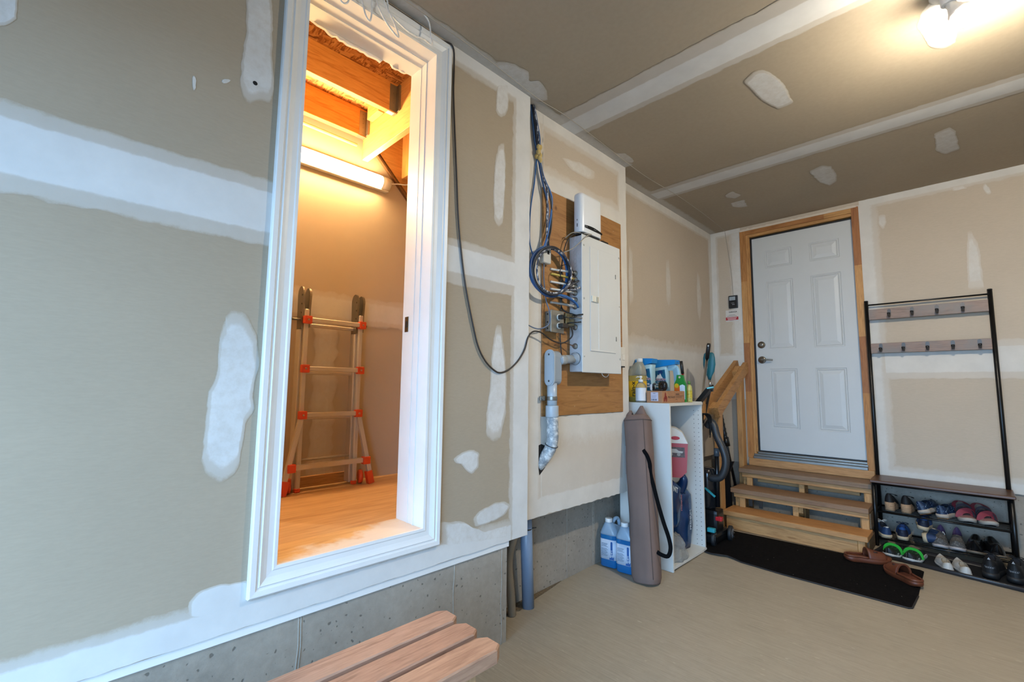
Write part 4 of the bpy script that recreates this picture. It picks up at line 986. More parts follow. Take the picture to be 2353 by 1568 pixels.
st = part('paper', MB().box((-1.663, YK - 0.0040, 1.905), (-1.545, YK - .0005, 2.018)), M('sticker_white', '#c9c4bd', .6), t)
part('red_band', MB().box((-1.663, YK - 0.0044, 1.918), (-1.545, YK - 0.0039, 1.948)), M('sticker_red', '#a01322', .55), st)
tk = lambda cx, cz, oy: (lambda u, v: (cx + u, YK - oy - .003, cz + v))
part('lettering', text_mb('GARAGA', .019, tk(-1.595, 1.998, .0015), bold=.0006), M('ink_black', '#1b1a1a', .6), st)
part('fine_print', MB().box((-1.635, YK - 0.0045, 1.968), (-1.575, YK - 0.0041, 1.971)).box((-1.65, YK - 0.0045, 1.957), (-1.56, YK - 0.0041, 1.960)).box((-1.63, YK - 0.0045, 1.911), (-1.585, YK - 0.0041, 1.9125)), M('ink_grey', '#5a5653', .6), st, kind='stuff')
part('phone_number', MB().box((-1.65, YK - 0.0049, 1.936), (-1.56, YK - 0.0045, 1.942)).box((-1.645, YK - 0.0049, 1.923), (-1.567, YK - 0.0045, 1.930)), M('ink_pale', '#d9b9b6', .6), st, kind='stuff')

# ------------------------------------------------------------------ floor mat
m, nt, bs = base_mat('mat_carpet')
n1 = noise_tex(nt, coords(nt), 260, 3, .7); n2 = noise_tex(nt, coords(nt), 55, 4, .7)
c = ramp(nt, n1, [(.3, lin('#090807')), (.6, lin('#0f0d0d')), (.8, lin('#262220'))])
c = mixc(nt, .4, c, ramp(nt, n2, [(.3, lin('#050404')), (.7, lin('#1f1b1a'))]))
n3 = noise_tex(nt, coords(nt), 75, 1, .4)
c = mixc(nt, ramp(nt, n3, [(.80, (0, 0, 0)), (.83, (.8, .8, .8))]), c, lin('#8f8a84'))
nt.links.new(c, bs.inputs['Base Color']); bs.inputs['Roughness'].default_value = 1.0; bs.inputs['Specular IOR Level'].default_value = .08
bump(nt, bs, n1, .8, .006)
out = [(-1.50, 3.98), (-1.55, 3.50)] + [(-1.42, 3.385), (-1.35, 3.365), (-1.30, 3.372), (-1.25, 3.395), (-1.22, 3.388), (-1.15, 3.365)] + [(-.9, 3.342), (-.295, 3.336), (-.281, 3.35), (-.268, 3.55), (-.266, 4.005), (-.285, 4.02), (-.55, 4.02)]
mt = thing('floor_mat', 'black ribbed carpet mat on the concrete in front of the steps', 'mat', (-.9, 3.67, fz(3.6)))
def mat3(u, v, o):
    wave = .010 * max(0, 1 - ((u + 1.28) / .10) ** 2) * max(0, 1 - (v - 3.36) / .12)
    return (u, v, fz(v) + o + wave)
part('carpet', MB().poly(out, mat3, .0012, .0075), m, mt)
eb = [Vector(mat3(u, v, .004)) for u, v in out]
part('edge_binding', MB().tube(eb[1:12], .0045, 6), M('mat_rubber', '#1d1b1b', .7), mt)

# ------------------------------------------------------------------ hall tree with bench, hooks and shoe shelves
HB = M_wood('rustic_board', '#8d7668', '#6b564b', 'X', .9, rough=.55, knots=False, patchy='#7d736c')
SEAT = M_wood('bench_walnut', '#5a3d2a', '#432b1d', 'X', .6, rough=.35, knots=False)
t = thing('hall_tree', 'black metal hall tree with hook boards, bench seat and shoe shelves', 'rack', (-.19, 4.53, fz(4.5)))
hx0, hx1, hyr, hyf = -.541, .160, 4.655, 4.40
for x_ in (hx0, hx1):
    p = part('post', MB().cyl((x_, hyr, fz(hyr) + .002), (x_, hyr, 1.96), .0135, n=14), BLACK_METAL, t)
    part('post_cap', MB().lathe([(.0142, 0), (.0142, .006), (.010, .009)], (x_, hyr, 1.96), 14), BLACK_PLASTIC, p)
    part('front_leg', MB().cyl((x_, hyf, fz(hyf) + .002), (x_, hyf, .556), .0125, n=14), BLACK_METAL, t)
part('top_bar', MB().cyl((hx0, hyr, 1.932), (hx1, hyr, 1.932), .006, n=10), BLACK_METAL, t)
HK = M('hook_grey', '#4b4846', .4, .5)
for z0, z1, xsx in ((1.808, 1.892, (-.399, -.261, -.121, .017)), (1.537, 1.615, (-.465, -.327, -.189, -.051, .087))):
    bd = part('hook_board', MB().box((hx0 + .012, 4.645, z0), (hx1 - .012, 4.660, z1), .002), HB, t)
    for hx in xsx:
        zc = (z0 + z1) / 2 + .006
        hk = part('hook', MB().poly(stad(hx - .011, hx + .011, zc - .028, zc + .030, 6), lambda u, v, o: (u, 4.645 - o, v), 0, .003).tube([(hx, 4.643, zc - .022), (hx, 4.622, zc - .031), (hx, 4.605, zc - .026), (hx, 4.600, zc - .012)], .0085, 8, 4), HK, bd)
        part('hook_tip', MB().lathe([(.0095, -.006), (.0105, 0), (.0095, .008), (.004, .010)], (hx, 4.600, zc - .013), 10), BLACK_PLASTIC, hk)
sb = MB().box((hx0 - .018, 4.36, .556), (hx1 + .02, 4.672, .576), .004)
part('bench_seat', sb, SEAT, t)
for sz_ in (.345, .153):
    part('shelf_frame', MB().cyl((hx0, hyf, sz_), (hx1, hyf, sz_), .006, n=10).cyl((hx0, hyr, sz_), (hx1, hyr, sz_), .006, n=10).cyl((hx0 + .004, hyf, sz_), (hx0 + .004, hyr, sz_), .005, n=8).cyl((hx1 - .004, hyf, sz_), (hx1 - .004, hyr, sz_), .005, n=8), BLACK_METAL, t)
    for k in range(5): part('shelf_rod', MB().cyl((hx0, hyf + .043 * (k + 1), sz_), (hx1, hyf + .043 * (k + 1), sz_), .003, n=8), BLACK_METAL, t)
part('seat_rail', MB().cyl((hx0, hyf, .545), (hx1, hyf, .545), .006, n=8).cyl((hx0, hyr, .545), (hx1, hyr, .545), .006, n=8), BLACK_METAL, t)

# boot tray, set slightly askew in front of the rack
TA = math.radians(-9)
tr = local_thing('boot_tray', 'long black rubber boot tray on the floor under the shoe rack', 'tray', (-.535, 4.15, fz(4.15)), None, (.015, 0, TA))
part('base', MB().box((0, 0, .001), (.92, .295, .006), .001), M('tray_rubber', '#1b1b1d', .5, vary=.2, vscale=14), tr)
rim = MB()
rg = []
for (ins, z) in ((-.006, .001), (-.012, .020), (-.006, .026), (.004, .024), (.010, .0065)):
    rg.append([(ins, ins, z), (.92 - ins, ins, z), (.92 - ins, .295 - ins, z), (ins, .295 - ins, z)])
rim.rings(rg, True, False, False)
part('raised_rim', rim, M('tray_rim', '#232326', .4), tr)
# ------------------------------------------------------------------ white open cabinet against the left wall
MEL = M('white_melamine', '#c9c9c4', .42, vary=.02)
EDGE = M('melamine_edge', '#b8b7b1', .45, vary=.03)
kx0, kx1, ky0, ky1, kz0, kz1 = -1.786, -1.402, 2.89, 3.441, fz(3.1), 1.138
t = thing('open_cabinet', 'white melamine cabinet without doors standing beside the steps', 'cabinet', (-1.6, 3.165, kz0))
part('side_panel', MB().box((kx0, ky0, fz(2.9) + .001), (kx1, ky0 + .016, kz1), .001), MEL, t)
SP = part('side_panel', MB().box((kx0, ky1 - .016, fz(3.44) + .001), (kx1 - .012, ky1, kz1 + .004), .001), MEL, t)
part('top_panel', MB().box((kx0, ky0 + .016, kz1 - .018), (kx1 - .001, ky1 - .016, kz1), .001), MEL, t)
part('bottom_panel', MB().box((kx0, ky0 + .016, .078), (kx1 - .001, ky1 - .016, .096), .001), MEL, t)
part('toe_strip', MB().box((kx1 - .03, ky0 + .016, .076), (kx1 - .012, ky1 - .016, .0775)), EDGE, t)
part('back_panel', MB().box((kx0, ky0 + .016, .096), (kx0 + .004, ky1 - .016, kz1 - .018)), MEL, t)
pin = MB().lathe([(.0027, 0), (.0027, .0006)], (kx1 - .035, ky1 - .016, .108), 8, axis=(0, -1, 0))
h0 = part('shelf_pin_hole', pin, M('hole_dark', '#15120f'), SP)
k = 0
for i in range(31):
    for dx in (0, -.034):
        if i or dx: dup_part(h0, SP, (dx, 0, i * .0322))

def rrect(cx, cy, hx, hy, r, z, n=4, rot=0):
    o = []
    for sx, sy, a0 in ((1, 1, 0), (-1, 1, 90), (-1, -1, 180), (1, -1, 270)):
        for i in range(n):
            a = math.radians(a0 + 90 * i / (n - 1))
            x, y = sx * (hx - r) + r * math.cos(a), sy * (hy - r) + r * math.sin(a)
            o.append((cx + x * math.cos(rot) - y * math.sin(rot), cy + x * math.sin(rot) + y * math.cos(rot), z))
    return o
def loft(cx, cy, secs, rot=0):
    """secs: (z, half x, half y, corner radius, shift x, shift y)"""
    return MB().rings([rrect(cx + s[4], cy + s[5], s[1], s[2], min(s[3], s[1] * .98, s[2] * .98), s[0], 5, rot) for s in secs])
def front(x, y, z, ang=0):
    """maps lettering on an upright face whose right direction makes ang with +X"""
    ca, sa = math.cos(ang), math.sin(ang)
    return lambda u, v: (x + u * ca, y + u * sa, z + v)
def vertical(x, y, z, ang=0):
    """lettering that runs upwards"""
    ca, sa = math.cos(ang), math.sin(ang)
    return lambda u, v: (x - v * ca, y - v * sa, z + u)
WT = M('print_white', '#d6d8d8', .5, vary=0); INK = M('ink_black', '#1b1a1a', .6); RED = M('print_red', '#a3202c', .5, vary=0); BLUEP = M('print_blue', '#1f5390', .5, vary=0)

# yellow-labelled washer jug
ZT = kz1 + .0005
t = thing('yellow_label_jug', 'clear jug of amber washer fluid with a yellow label on the cabinet', 'jug', (-1.715, 3.035, ZT))
part('bottle', loft(-1.715, 3.035, [(ZT + .19, .057, .048, .024, 0, 0), (ZT + .21, .057, .048, .024, 0, 0), (ZT + .25, .05, .042, .03, .004, 0), (ZT + .285, .028, .028, .027, .016, 0), (ZT + .293, .02, .02, .0195, .02, 0)]), M_clear('jug_plastic_clear', '#dcd8c6', .25, .7), t)
part('filled_bottle', loft(-1.715, 3.035, [(ZT, .052, .042, .02, 0, 0), (ZT + .006, .057, .048, .024, 0, 0), (ZT + .1895, .057, .048, .024, 0, 0)]), M('amber_fluid', '#9a8b45', .25), t)
part('cap', MB().lathe([(.021, 0), (.022, .004), (.022, .022), (.02, .025)], (-1.695, 3.035, ZT + .291), 18), M('cap_white', '#d8d8d6', .4), t)
lb_ = part('label', loft(-1.715, 3.035, [(ZT + .035, .0575, .0485, .0245, 0, 0), (ZT + .15, .0575, .0485, .0245, 0, 0)]), M('label_yellow', '#d3a90f', .45), t)
part('lettering', text_mb('rain-x', .046, vertical(-1.722, 3.035 - .0492, ZT + .092), bold=.0012), INK, lb_)
part('label_text', MB().box((-1.69, 2.9862, ZT + .05), (-1.686, 2.9858, ZT + .135)).box((-1.682, 2.9862, ZT + .138), (-1.664, 2.9868, ZT + .146)), M('label_brown', '#5a4512', .5), lb_, kind='stuff')

# pump bottle
t = thing('pump_bottle', 'clear pump bottle with a plain white label on the cabinet corner', 'bottle', (-1.637, 2.942, ZT))
part('bottle', MB().lathe([(.034, 0), (.037, .004), (.037, .105), (.034, .118), (.022, .134), (.014, .140), (.013, .146)], (-1.637, 2.942, ZT), 26), M_clear('pump_plastic', '#dfe3e4', .06, .9), t)
part('label', MB().lathe([(.0374, .012), (.0376, .013), (.0376, .1), (.0374, .101)], (-1.637, 2.942, ZT), 26, cap0=False, cap1=False), M('label_plain', '#c9ccd0', .5), t)
pc = part('pump_collar', MB().lathe([(.017, 0), (.017, .018), (.009, .021), (.006, .022), (.006, .03)], (-1.637, 2.942, ZT + .141), 18), M('cap_white', '#d8d8d6'), t)
part('pump_head', MB().lathe([(.006, 0), (.011, .004), (.011, .012), (.008, .016)], (-1.637, 2.942, ZT + .170), 14).tube([(-1.637, 2.942, ZT + .178), (-1.66, 2.935, ZT + .179), (-1.668, 2.932, ZT + .173)], .004, 8), M('cap_white', '#d8d8d6'), t)

# two ice melter jugs
LBL = M('melter_label', '#11587a', .4, vary=.2, vscale=14)
PALE = M('melter_plastic', '#9dbfc9', .35, vary=.03)
LIDB = M('melter_lid', '#0f7fc6', .35, vary=.03)
def melter(cx, cy, hw, hd, ang, lab, part_a):
    t = local_thing('ice_melter_jug', lab, 'jug', (cx, cy, ZT), 'ice melter jugs on the cabinet', (0, 0, ang))
    body = loft(0, 0, [(0, hw - .005, hd - .004, .02, 0, 0), (.008, hw, hd, .022, 0, 0), (.24, hw, hd, .022, 0, 0), (.275, hw + .004, hd, .02, 0, 0)])
    part('bottle', body, PALE, t)
    if part_a:
        part('handle', MB().tube([(hw - .005, 0, .262), (hw + .05, 0, .258), (hw + .066, 0, .22), (hw + .072, 0, .12), (hw + .066, 0, .03), (hw + .03, 0, .014), (hw - .004, 0, .013)], .013, 10, 4, flat=(.05, .026), up=(0, 1, 0)), PALE, t)
    lid = MB()
    w = hw + (.07 if part_a else .006)
    lid.add([(-hw - .008, -hd - .004, .255), (w, -hd - .004, .285), (w, hd + .004, .285), (-hw - .008, hd + .004, .255),
             (-hw - .014, -hd - .006, .300), (-hw * .4, -hd - .006, .322), (-hw * .4, hd + .006, .322), (-hw - .014, hd + .006, .300), (w + .004, -hd - .006, .318), (w + .004, hd + .006, .318)],
            [(0, 3, 2, 1), (4, 5, 6, 7), (5, 8, 9, 6), (0, 1, 8, 5, 4), (2, 3, 7, 6, 9), (3, 0, 4, 7), (1, 2, 9, 8)])
    ld = part('lid', lid, LIDB, t)
    if part_a: part('lid_tab', MB().box((w + .002, -.012, .302), (w + .014, .012, .308)), LIDB, ld)
    else: part('spout', MB().add([(-hw - .012, -hd, .30), (-hw - .03, -hd * .4, .318), (-hw - .03, hd * .4, .318), (-hw - .012, hd, .30), (-hw + .01, 0, .22)], [(0, 1, 4), (1, 2, 4), (2, 3, 4), (0, 4, 3), (0, 3, 2, 1)]), LIDB, ld)
    f = -hd - .0012
    lbl = part('label', MB().poly([(-hw + .008, .03), (hw - .008, .03), (hw - .004, .14), (hw - .014, .245), (-hw + .004, .232)], lambda u, v, o: (u, f + o, v), 0, .001), LBL, t)
    g = lambda cx_, cz_: (lambda u, v: (cx_ + u, f - .0006, cz_ + v))
    part('mountain_mark', MB().poly([(-.03, .175), (-.012, .207), (-.004, .198), (.006, .217), (.016, .196), (.03, .175)], lambda u, v, o: (u, f - .0005 - o, v), 0, .0003), WT, lbl)
    part('badge', MB().poly([(hw - .05 + .02 * math.cos(a * .4), .224 + .016 * math.sin(a * .4)) for a in range(16)], lambda u, v, o: (u, f - .0004 - o, v), 0, .0003), M('badge_navy', '#123a70', .4), lbl)
    part('lettering', text_mb('ALASKAN', .025, g(-.003, .167), bold=.0012), WT, lbl)
    part('lettering', text_mb('ALASKAN', .025, lambda u, v: (-.003 + u, f - .0011, .167 + v)), RED, lbl)
    part('lettering', text_mb('PREMIUM', .011, g(0, .147)), WT, lbl)
    part('lettering', text_mb('ICE MELTER', .0155, g(-.001, .130), bold=.0006), WT, lbl)
    part('lettering', text_mb('DÉGLAÇANT', .0155, g(-.001, .111), bold=.0006), WT, lbl)
    part('lettering', text_mb('-35°C', .016, g(hw * .35, .072), bold=.0005), WT, lbl)
melter(-1.697, 3.142, .055, .042, .06, 'narrow blue ice melter jug turned so its spout points left', False)
melter(-1.697, 3.379, .058, .037, .0, 'wide blue ice melter jug whose handle faces right', True)

# cardboard box, tape gun on it
m, nt, bs = base_mat('cardboard')
nf = noise_tex(nt, coords(nt, (1, 1, 8)), 30, 3)
nt.links.new(ramp(nt, nf, [(.3, lin('#93694a')), (.7, lin('#a87c59'))]), bs.inputs['Base Color']); bs.inputs['Roughness'].default_value = .8
CARD = m
t = thing('cardboard_box', 'flat brown cardboard box with a red triple-drop logo on the cabinet', 'box', (-1.53, 3.1, ZT))
bx0, bx1, by0_, by1_, bz1 = -1.588, -1.472, 2.932, 3.278, ZT + .081
cbx = part('carton', MB().box((bx0, by0_, ZT), (bx1, by1_, bz1), .0015), CARD, t)
pap = part('shipping_label', MB().box((bx0 + .032, by0_ - .0008, ZT + .012), (bx1 - .030, by0_ - .0002, ZT + .072)), M('label_lilac', '#b9b6c6', .6), cbx)
for i, w in enumerate((.002, .001, .002, .003, .001, .002, .001, .003, .002, .001)):
    part('barcode_bar', MB().box((bx0 + .036 + i * .0044, by0_ - .0014, ZT + .016), (bx0 + .036 + i * .0044 + w, by0_ - .0009, ZT + .027)), INK, pap)
part('fine_print', MB().box((bx0 + .048, by0_ - .0014, ZT + .062), (bx0 + .066, by0_ - .0009, ZT + .065)).box((bx0 + .038, by0_ - .0014, ZT + .046), (bx0 + .074, by0_ - .0009, ZT + .0475)).box((bx0 + .038, by0_ - .0014, ZT + .036), (bx0 + .07, by0_ - .0009, ZT + .0375)), M('ink_grey', '#5a5653'), pap, kind='stuff')
sd = lambda y, z: (lambda u, v: (bx1 + .0006, y + u, z + v))
for (dy, dz, ry, rz) in ((.045, .048, .011, .024), (.030, .024, .011, .016), (.060, .027, .011, .020)):
    part('logo_drop', MB().poly([(by0_ + dy + ry * math.cos(a * .3), ZT + dz + rz * math.sin(a * .3)) for a in range(21)], lambda u, v, o: (bx1 + .0003 + o, u, v), 0, .0004), M('logo_red', '#7d2418', .6), cbx)
part('lettering', text_mb('PROTALUS', .021, sd(by0_ + .135, ZT + .038), bold=.0004, font_sx=1.0), M('ink_brown', '#4a3326', .6), cbx)
part('fine_print', MB().box((bx1 + .0003, by0_ + .20, ZT + .056), (bx1 + .0008, by0_ + .26, ZT + .062)).box((bx1 + .0003, by0_ + .20, ZT + .044), (bx1 + .0008, by0_ + .33, ZT + .047)).box((bx1 + .0003, by0_ + .20, ZT + .034), (bx1 + .0008, by0_ + .30, ZT + .0365)).box((bx1 + .0003, by0_ + .20, ZT + .022), (bx1 + .0008, by0_ + .225, ZT + .025)), M('ink_brown', '#4a3326'), cbx, kind='stuff')
t = thing('tape_dispenser', 'black tape dispenser with a pale blade flap lying on the cardboard box', 'dispenser', (-1.54, 3.0, bz1))
part('tape_roll', MB().lathe([(.016, -.014), (.034, -.014), (.035, -.008), (.035, .008), (.034, .014), (.016, .014), (.016, -.014)], (-1.515, 3.03, bz1 + .0355), 26, axis=(.5, 1, 0), cap0=False, cap1=False), M('tape_black', '#17181a', .3), t)
part('frame', MB().box((-1.575, 2.985, bz1 + .0005), (-1.50, 3.01, bz1 + .014), .004).tube([(-1.565, 2.995, bz1 + .012), (-1.57, 2.992, bz1 + .04), (-1.555, 2.995, bz1 + .052)], .009, 8), BLACK_PLASTIC, t)
part('flap', MB().add([(-1.582, 2.972, bz1 + .008), (-1.566, 2.966, bz1 + .004), (-1.565, 2.972, bz1 + .046), (-1.583, 2.975, bz1 + .046), (-1.582, 2.974, bz1 + .008), (-1.566, 2.968, bz1 + .004), (-1.565, 2.974, bz1 + .046), (-1.583, 2.977, bz1 + .046)], [(0, 1, 2, 3), (7, 6, 5, 4), (0, 4, 5, 1), (1, 5, 6, 2), (2, 6, 7, 3), (3, 7, 4, 0)]), M('flap_white', '#c3c6c9', .4), t)

# small bottles at the far corner
t = thing('green_bottle', 'green plastic pouch-shaped bottle with hanging hole behind the cardboard box', 'bottle', (-1.512, 3.307, ZT))
gb = MB().poly([(-1.554, ZT), (-1.470, ZT), (-1.468, ZT + .13), (-1.482, ZT + .165), (-1.488, ZT + .20), (-1.534, ZT + .20), (-1.538, ZT + .165), (-1.556, ZT + .13)], lambda u, v, o: (u, 3.290 + o, v), 0, .022)
bd = part('body', gb, M('bottle_green', '#1d7a2c', .35), t)
part('hanging_hole', MB().lathe([(.008, 0), (.008, .0012)], (-1.512, 3.2898, ZT + .183), 14, axis=(0, -1, 0)), M('hole_pale', '#b9ab99', .7), bd)
part('front_label', MB().poly([(-1.553, ZT + .02), (-1.512, ZT + .02), (-1.512, ZT + .118), (-1.553, ZT + .118)], lambda u, v, o: (u, 3.289 - o, v), 0, .0006), M('label_orange', '#c9621c', .45), bd)
part('yellow_badge', MB().lathe([(.017, 0), (.017, .0006)], (-1.535, 3.2882, ZT + .12), 18, axis=(0, -1, 0)), M('badge_yellow', '#c9ab14', .45), bd)
part('white_label', MB().poly([(-1.512, ZT + .02), (-1.472, ZT + .02), (-1.472, ZT + .12), (-1.49, ZT + .13), (-1.512, ZT + .122)], lambda u, v, o: (u, 3.289 - o, v), 0, .0006), M('label_ice', '#bcd0dc', .45), bd)
t = thing('sprayer_can', 'thin bottle with a yellow and green flower label at the cabinet corner', 'bottle', (-1.478, 3.37, ZT))
part('bottle', MB().lathe([(.02, 0), (.021, .003), (.021, .105), (.017, .118), (.010, .126), (.009, .132)], (-1.474, 3.365, ZT), 18), M('label_olive', '#a8a25a', .4, vary=.35, vscale=70), t)
part('label', MB().lathe([(.0213, .03), (.0213, .085)], (-1.474, 3.365, ZT), 18, cap0=False, cap1=False), M('label_leaf', '#b5a236', .45, vary=.4, vscale=90), t)
part('cap', MB().lathe([(.010, 0), (.010, .022), (.006, .024)], (-1.474, 3.365, ZT + .131), 14), M('cap_green', '#4c7a34', .4), t)
t = thing('brush_handle', 'black and red brush handle sticking up behind the green bottle', 'brush', (-1.512, 3.40, ZT))
hd = [Vector((-1.497, 3.328, ZT + .004)), Vector((-1.503, 3.327, ZT + .19)), Vector((-1.504, 3.327, ZT + .21)), Vector((-1.513, 3.325, ZT + .305))]
part('red_shaft', MB().cyl(hd[0] + Vector((0, 0, .004)), hd[2], .009, n=12), M('shaft_red', '#7f1820', .35), t)
part('grip', MB().tube([hd[2], (hd[2] + hd[3]) / 2, hd[3]], [.011, .012, .011], 12), BLACK_PLASTIC, t)

# inside the cabinet: red and white jug on blue bags, clear bag in front
def bagmesh(cx, cy, z0, hx, hy, h, seed, lean=(0, 0)):
    rg = []
    for i in range(13):
        f = i / 12; z = z0 + h * f
        w = (1 - .10 * (2 * f - 1) ** 2) * (1 if f < .85 else 1 - (f - .85) * 2.6)
        ring = []
        for j in range(28):
            a = 2 * math.pi * j / 28
            k = 1 / (abs(math.cos(a)) ** 3.2 + abs(math.sin(a)) ** 3.2) ** (1 / 3.2)
            nn = 1 + .09 * mnoise.noise((math.cos(a) * 2 + seed, math.sin(a) * 2, f * 5)) + .03 * mnoise.noise((math.cos(a) * 7, math.sin(a) * 7 + seed, f * 14))
            ring.append((cx + lean[0] * f + hx * w * k * nn * math.cos(a), cy + lean[1] * f + hy * w * k * nn * math.sin(a), z))
        rg.append(ring)
    return MB().rings(rg)
NAVYB = M('bag_navy', '#143056', .25, vary=.25, vscale=9, bmp=.35, bscale=18)
t = thing('blue_sack', 'tall dark blue plastic sack with PREMIUM printed up its edge in the cabinet', 'bag', (-1.59, 3.30, .0965))
b_ = part('sack', bagmesh(-1.60, 3.31, .098, .125, .095, .44, 3), NAVYB, t)
part('lettering', text_mb('PREMIUM', .034, lambda u, v: (-1.468, 3.315 - v, .30 + u), bold=.0008), M('print_pale', '#b7c3cc', .5), b_)
part('tied_top', MB().tube([(-1.53, 3.28, .51), (-1.50, 3.27, .55), (-1.485, 3.255, .59), (-1.49, 3.25, .62)], [.05, .035, .028, .016], 10, 3), NAVYB, b_)
t = thing('folded_blue_sack', 'dark blue sack lying folded over the tall one under the red jug', 'bag', (-1.60, 3.09, .30))
b_ = part('sack', bagmesh(-1.575, 3.085, .30, .125, .115, .30, 8), NAVYB, t)
part('sack_foot', bagmesh(-1.685, 3.08, .098, .085, .10, .24, 11), NAVYB, t)
part('lettering', text_mb('NT', .05, lambda u, v: (-1.452, 3.055 + u, .55 + v - u * .4), bold=.002), M('print_pale', '#b7c3cc'), b_)
part('lettering', text_mb('PREMIUM', .026, lambda u, v: (-1.449, 3.135 - v, .45 + u), bold=.0006), M('print_pink', '#a06a76', .5), b_)
t = thing('red_white_jug', 'red and white plastic jug with a truck picture on top of the sacks', 'jug', (-1.56, 3.16, .605))
jm = MB().poly([(-1.47, .615), (-1.43, .655), (-1.418, .85), (-1.455, .925), (-1.50, .955), (-1.56, .965), (-1.70, .965), (-1.72, .93), (-1.72, .65), (-1.70, .612)], lambda u, v, o: (u, 3.115 + o, v), 0, .13)
jb_ = part('bottle', jm, M('jug_red', '#962422', .4), t)
part('white_shoulder', MB().poly([(-1.4175, .852), (-1.454, .927), (-1.50, .957), (-1.56, .967), (-1.721, .967), (-1.721, .852)], lambda u, v, o: (u, 3.1138 + o, v), 0, .1324), M('jug_white', '#c6c2ba', .4), jb_)
part('badge', MB().poly([(-1.50 + .03 * math.cos(a * .35), .888 + .013 * math.sin(a * .35)) for a in range(18)], lambda u, v, o: (u, 3.1134 - o, v), 0, .0005), RED, jb_)
part('truck_picture', MB().poly([(-1.56, .755), (-1.44, .755), (-1.44, .825), (-1.56, .825)], lambda u, v, o: (u, 3.1146 - o, v), 0, .0005), M('picture_dark', '#4a3a36', .5, vary=.5, vscale=60), jb_)
part('truck_body', MB().poly([(-1.545, .785), (-1.455, .785), (-1.45, .797), (-1.48, .80), (-1.495, .812), (-1.53, .812), (-1.545, .80)], lambda u, v, o: (u, 3.1138 - o, v), 0, .0005), M('picture_chrome', '#a3a09a', .4), jb_)
for wx in (-1.53, -1.48): part('truck_wheel', MB().lathe([(.012, 0), (.012, .0006)], (wx, 3.113, .775), 14, axis=(0, -1, 0)), M('picture_grey', '#82807b', .5), jb_)
t.rotation_euler.z = math.radians(24)
cl = MB()
rg = []
for i in range(10):
    f = i / 9; z = .0975 + .15 * f; w = math.sqrt(max(0, 1 - (f * .97) ** 2.2))
    rg.append([(-1.495 + .09 * w * math.cos(a) * (1 + .3 * mnoise.noise((math.cos(a) * 2.5, math.sin(a) * 2.5, f * 4))), 3.06 + .135 * w * math.sin(a) * (1 + .3 * mnoise.noise((math.cos(a) * 2.5, math.sin(a) * 2.5, f * 4 + 7))), z + .03 * mnoise.noise((math.cos(a) * 3, math.sin(a) * 3, f * 3)) * (i > 0)) for a in [2 * math.pi * j / 36 for j in range(36)]])
m, nt, bs = base_mat('clear_film')
bs.inputs['Base Color'].default_value = lin('#c9cac6'); bs.inputs['Roughness'].default_value = .18
bs.inputs['Alpha'].default_value = .42
nf = noise_tex(nt, coords(nt), 22, 5, .7, 2.5)
bump(nt, bs, nf, 1.0, .02)
solo('clear_plastic_bag', cl.rings(rg), m, 'crumpled clear plastic bag on the bottom of the cabinet', 'bag')

# ------------------------------------------------------------------ canopy bag leaning on the cabinet
FAB = M('bag_taupe', '#6b5850', .85, vary=.08, vscale=5, bmp=.25, bscale=9)
t = thing('canopy_bag', 'long taupe fabric carry bag leaning upright against the white cabinet', 'bag', (-1.462, 2.655, fz(2.65)))
b0, b1 = Vector((-1.458, 2.655, fz(2.655) + .001)), Vector((-1.583, 2.79, 1.055))
dirn = (b1 - b0).normalized(); sx_ = Vector((1, 0, 0)); sx_ = (sx_ - dirn * sx_.dot(dirn)).normalized(); sy_ = dirn.cross(sx_)
def bag_pt(f, a, off=0):
    r = .088
    if f < .03: r *= .90 + f * 3.4
    if f > .97: r *= 1 - (f - .97) * 7
    c0 = b0 + (b1 - b0) * f
    ca, sa = math.cos(a), math.sin(a)
    q = 1 + .05 * mnoise.noise((ca * 1.5, sa * 1.5, f * 4)) + .03 * mnoise.noise((ca * 4, sa * 4, f * 3)) + .016 * mnoise.noise((ca * 9, sa * 9, f * 10))
    k = 1 / (abs(ca) ** 2.6 + abs(sa) ** 2.6) ** (1 / 2.6)
    p = c0 + (sx_ * ca * 1.02 + sy_ * sa * .84) * (r * q * k * .97 + off)
    p.z = max(p.z, fz(2.6) + .002)
    return p
rg = [[bag_pt(f, 2 * math.pi * j / 44) for j in range(44)] for f in [0, .008, .02] + [.03 + .94 * i / 40 for i in range(41)] + [.98, .99, 1]]
body = part('bag_body', MB().rings(rg), FAB, t)
part('seam', MB().tube([bag_pt(.03 + .94 * i / 30, math.radians(318), .0006) for i in range(31)], .0022, 6), M('bag_seam', '#54443d', .9), body)
part('top_hem', MB().tube([bag_pt(.965, 2 * math.pi * j / 30, .001) for j in range(31)], .003, 6), M('bag_seam', '#54443d'), body)
def peak(p, w, h, d):
    mb = MB(); rg = []
    for f in (0, .35, .7, 1):
        rg.append([Vector(p) + Vector((w * (1 - f * .86) * math.cos(a) + .01 * f, d * (1 - f * .7) * math.sin(a), h * f)) for a in [2 * math.pi * j / 14 for j in range(14)]])
    return mb.rings(rg)
part('gathered_top', peak((-1.645, 2.795, 1.035), .04, .05, .03), FAB, body)
part('gathered_top', peak((-1.565, 2.80, 1.035), .058, .085, .035), FAB, body)
part('drawstring_gap', MB().poly([(-1.61, 1.04), (-1.585, 1.04), (-1.60, 1.075)], lambda u, v, o: (u, 2.757 - o, v), 0, .002), M('hole_dark', '#15120f'), body)
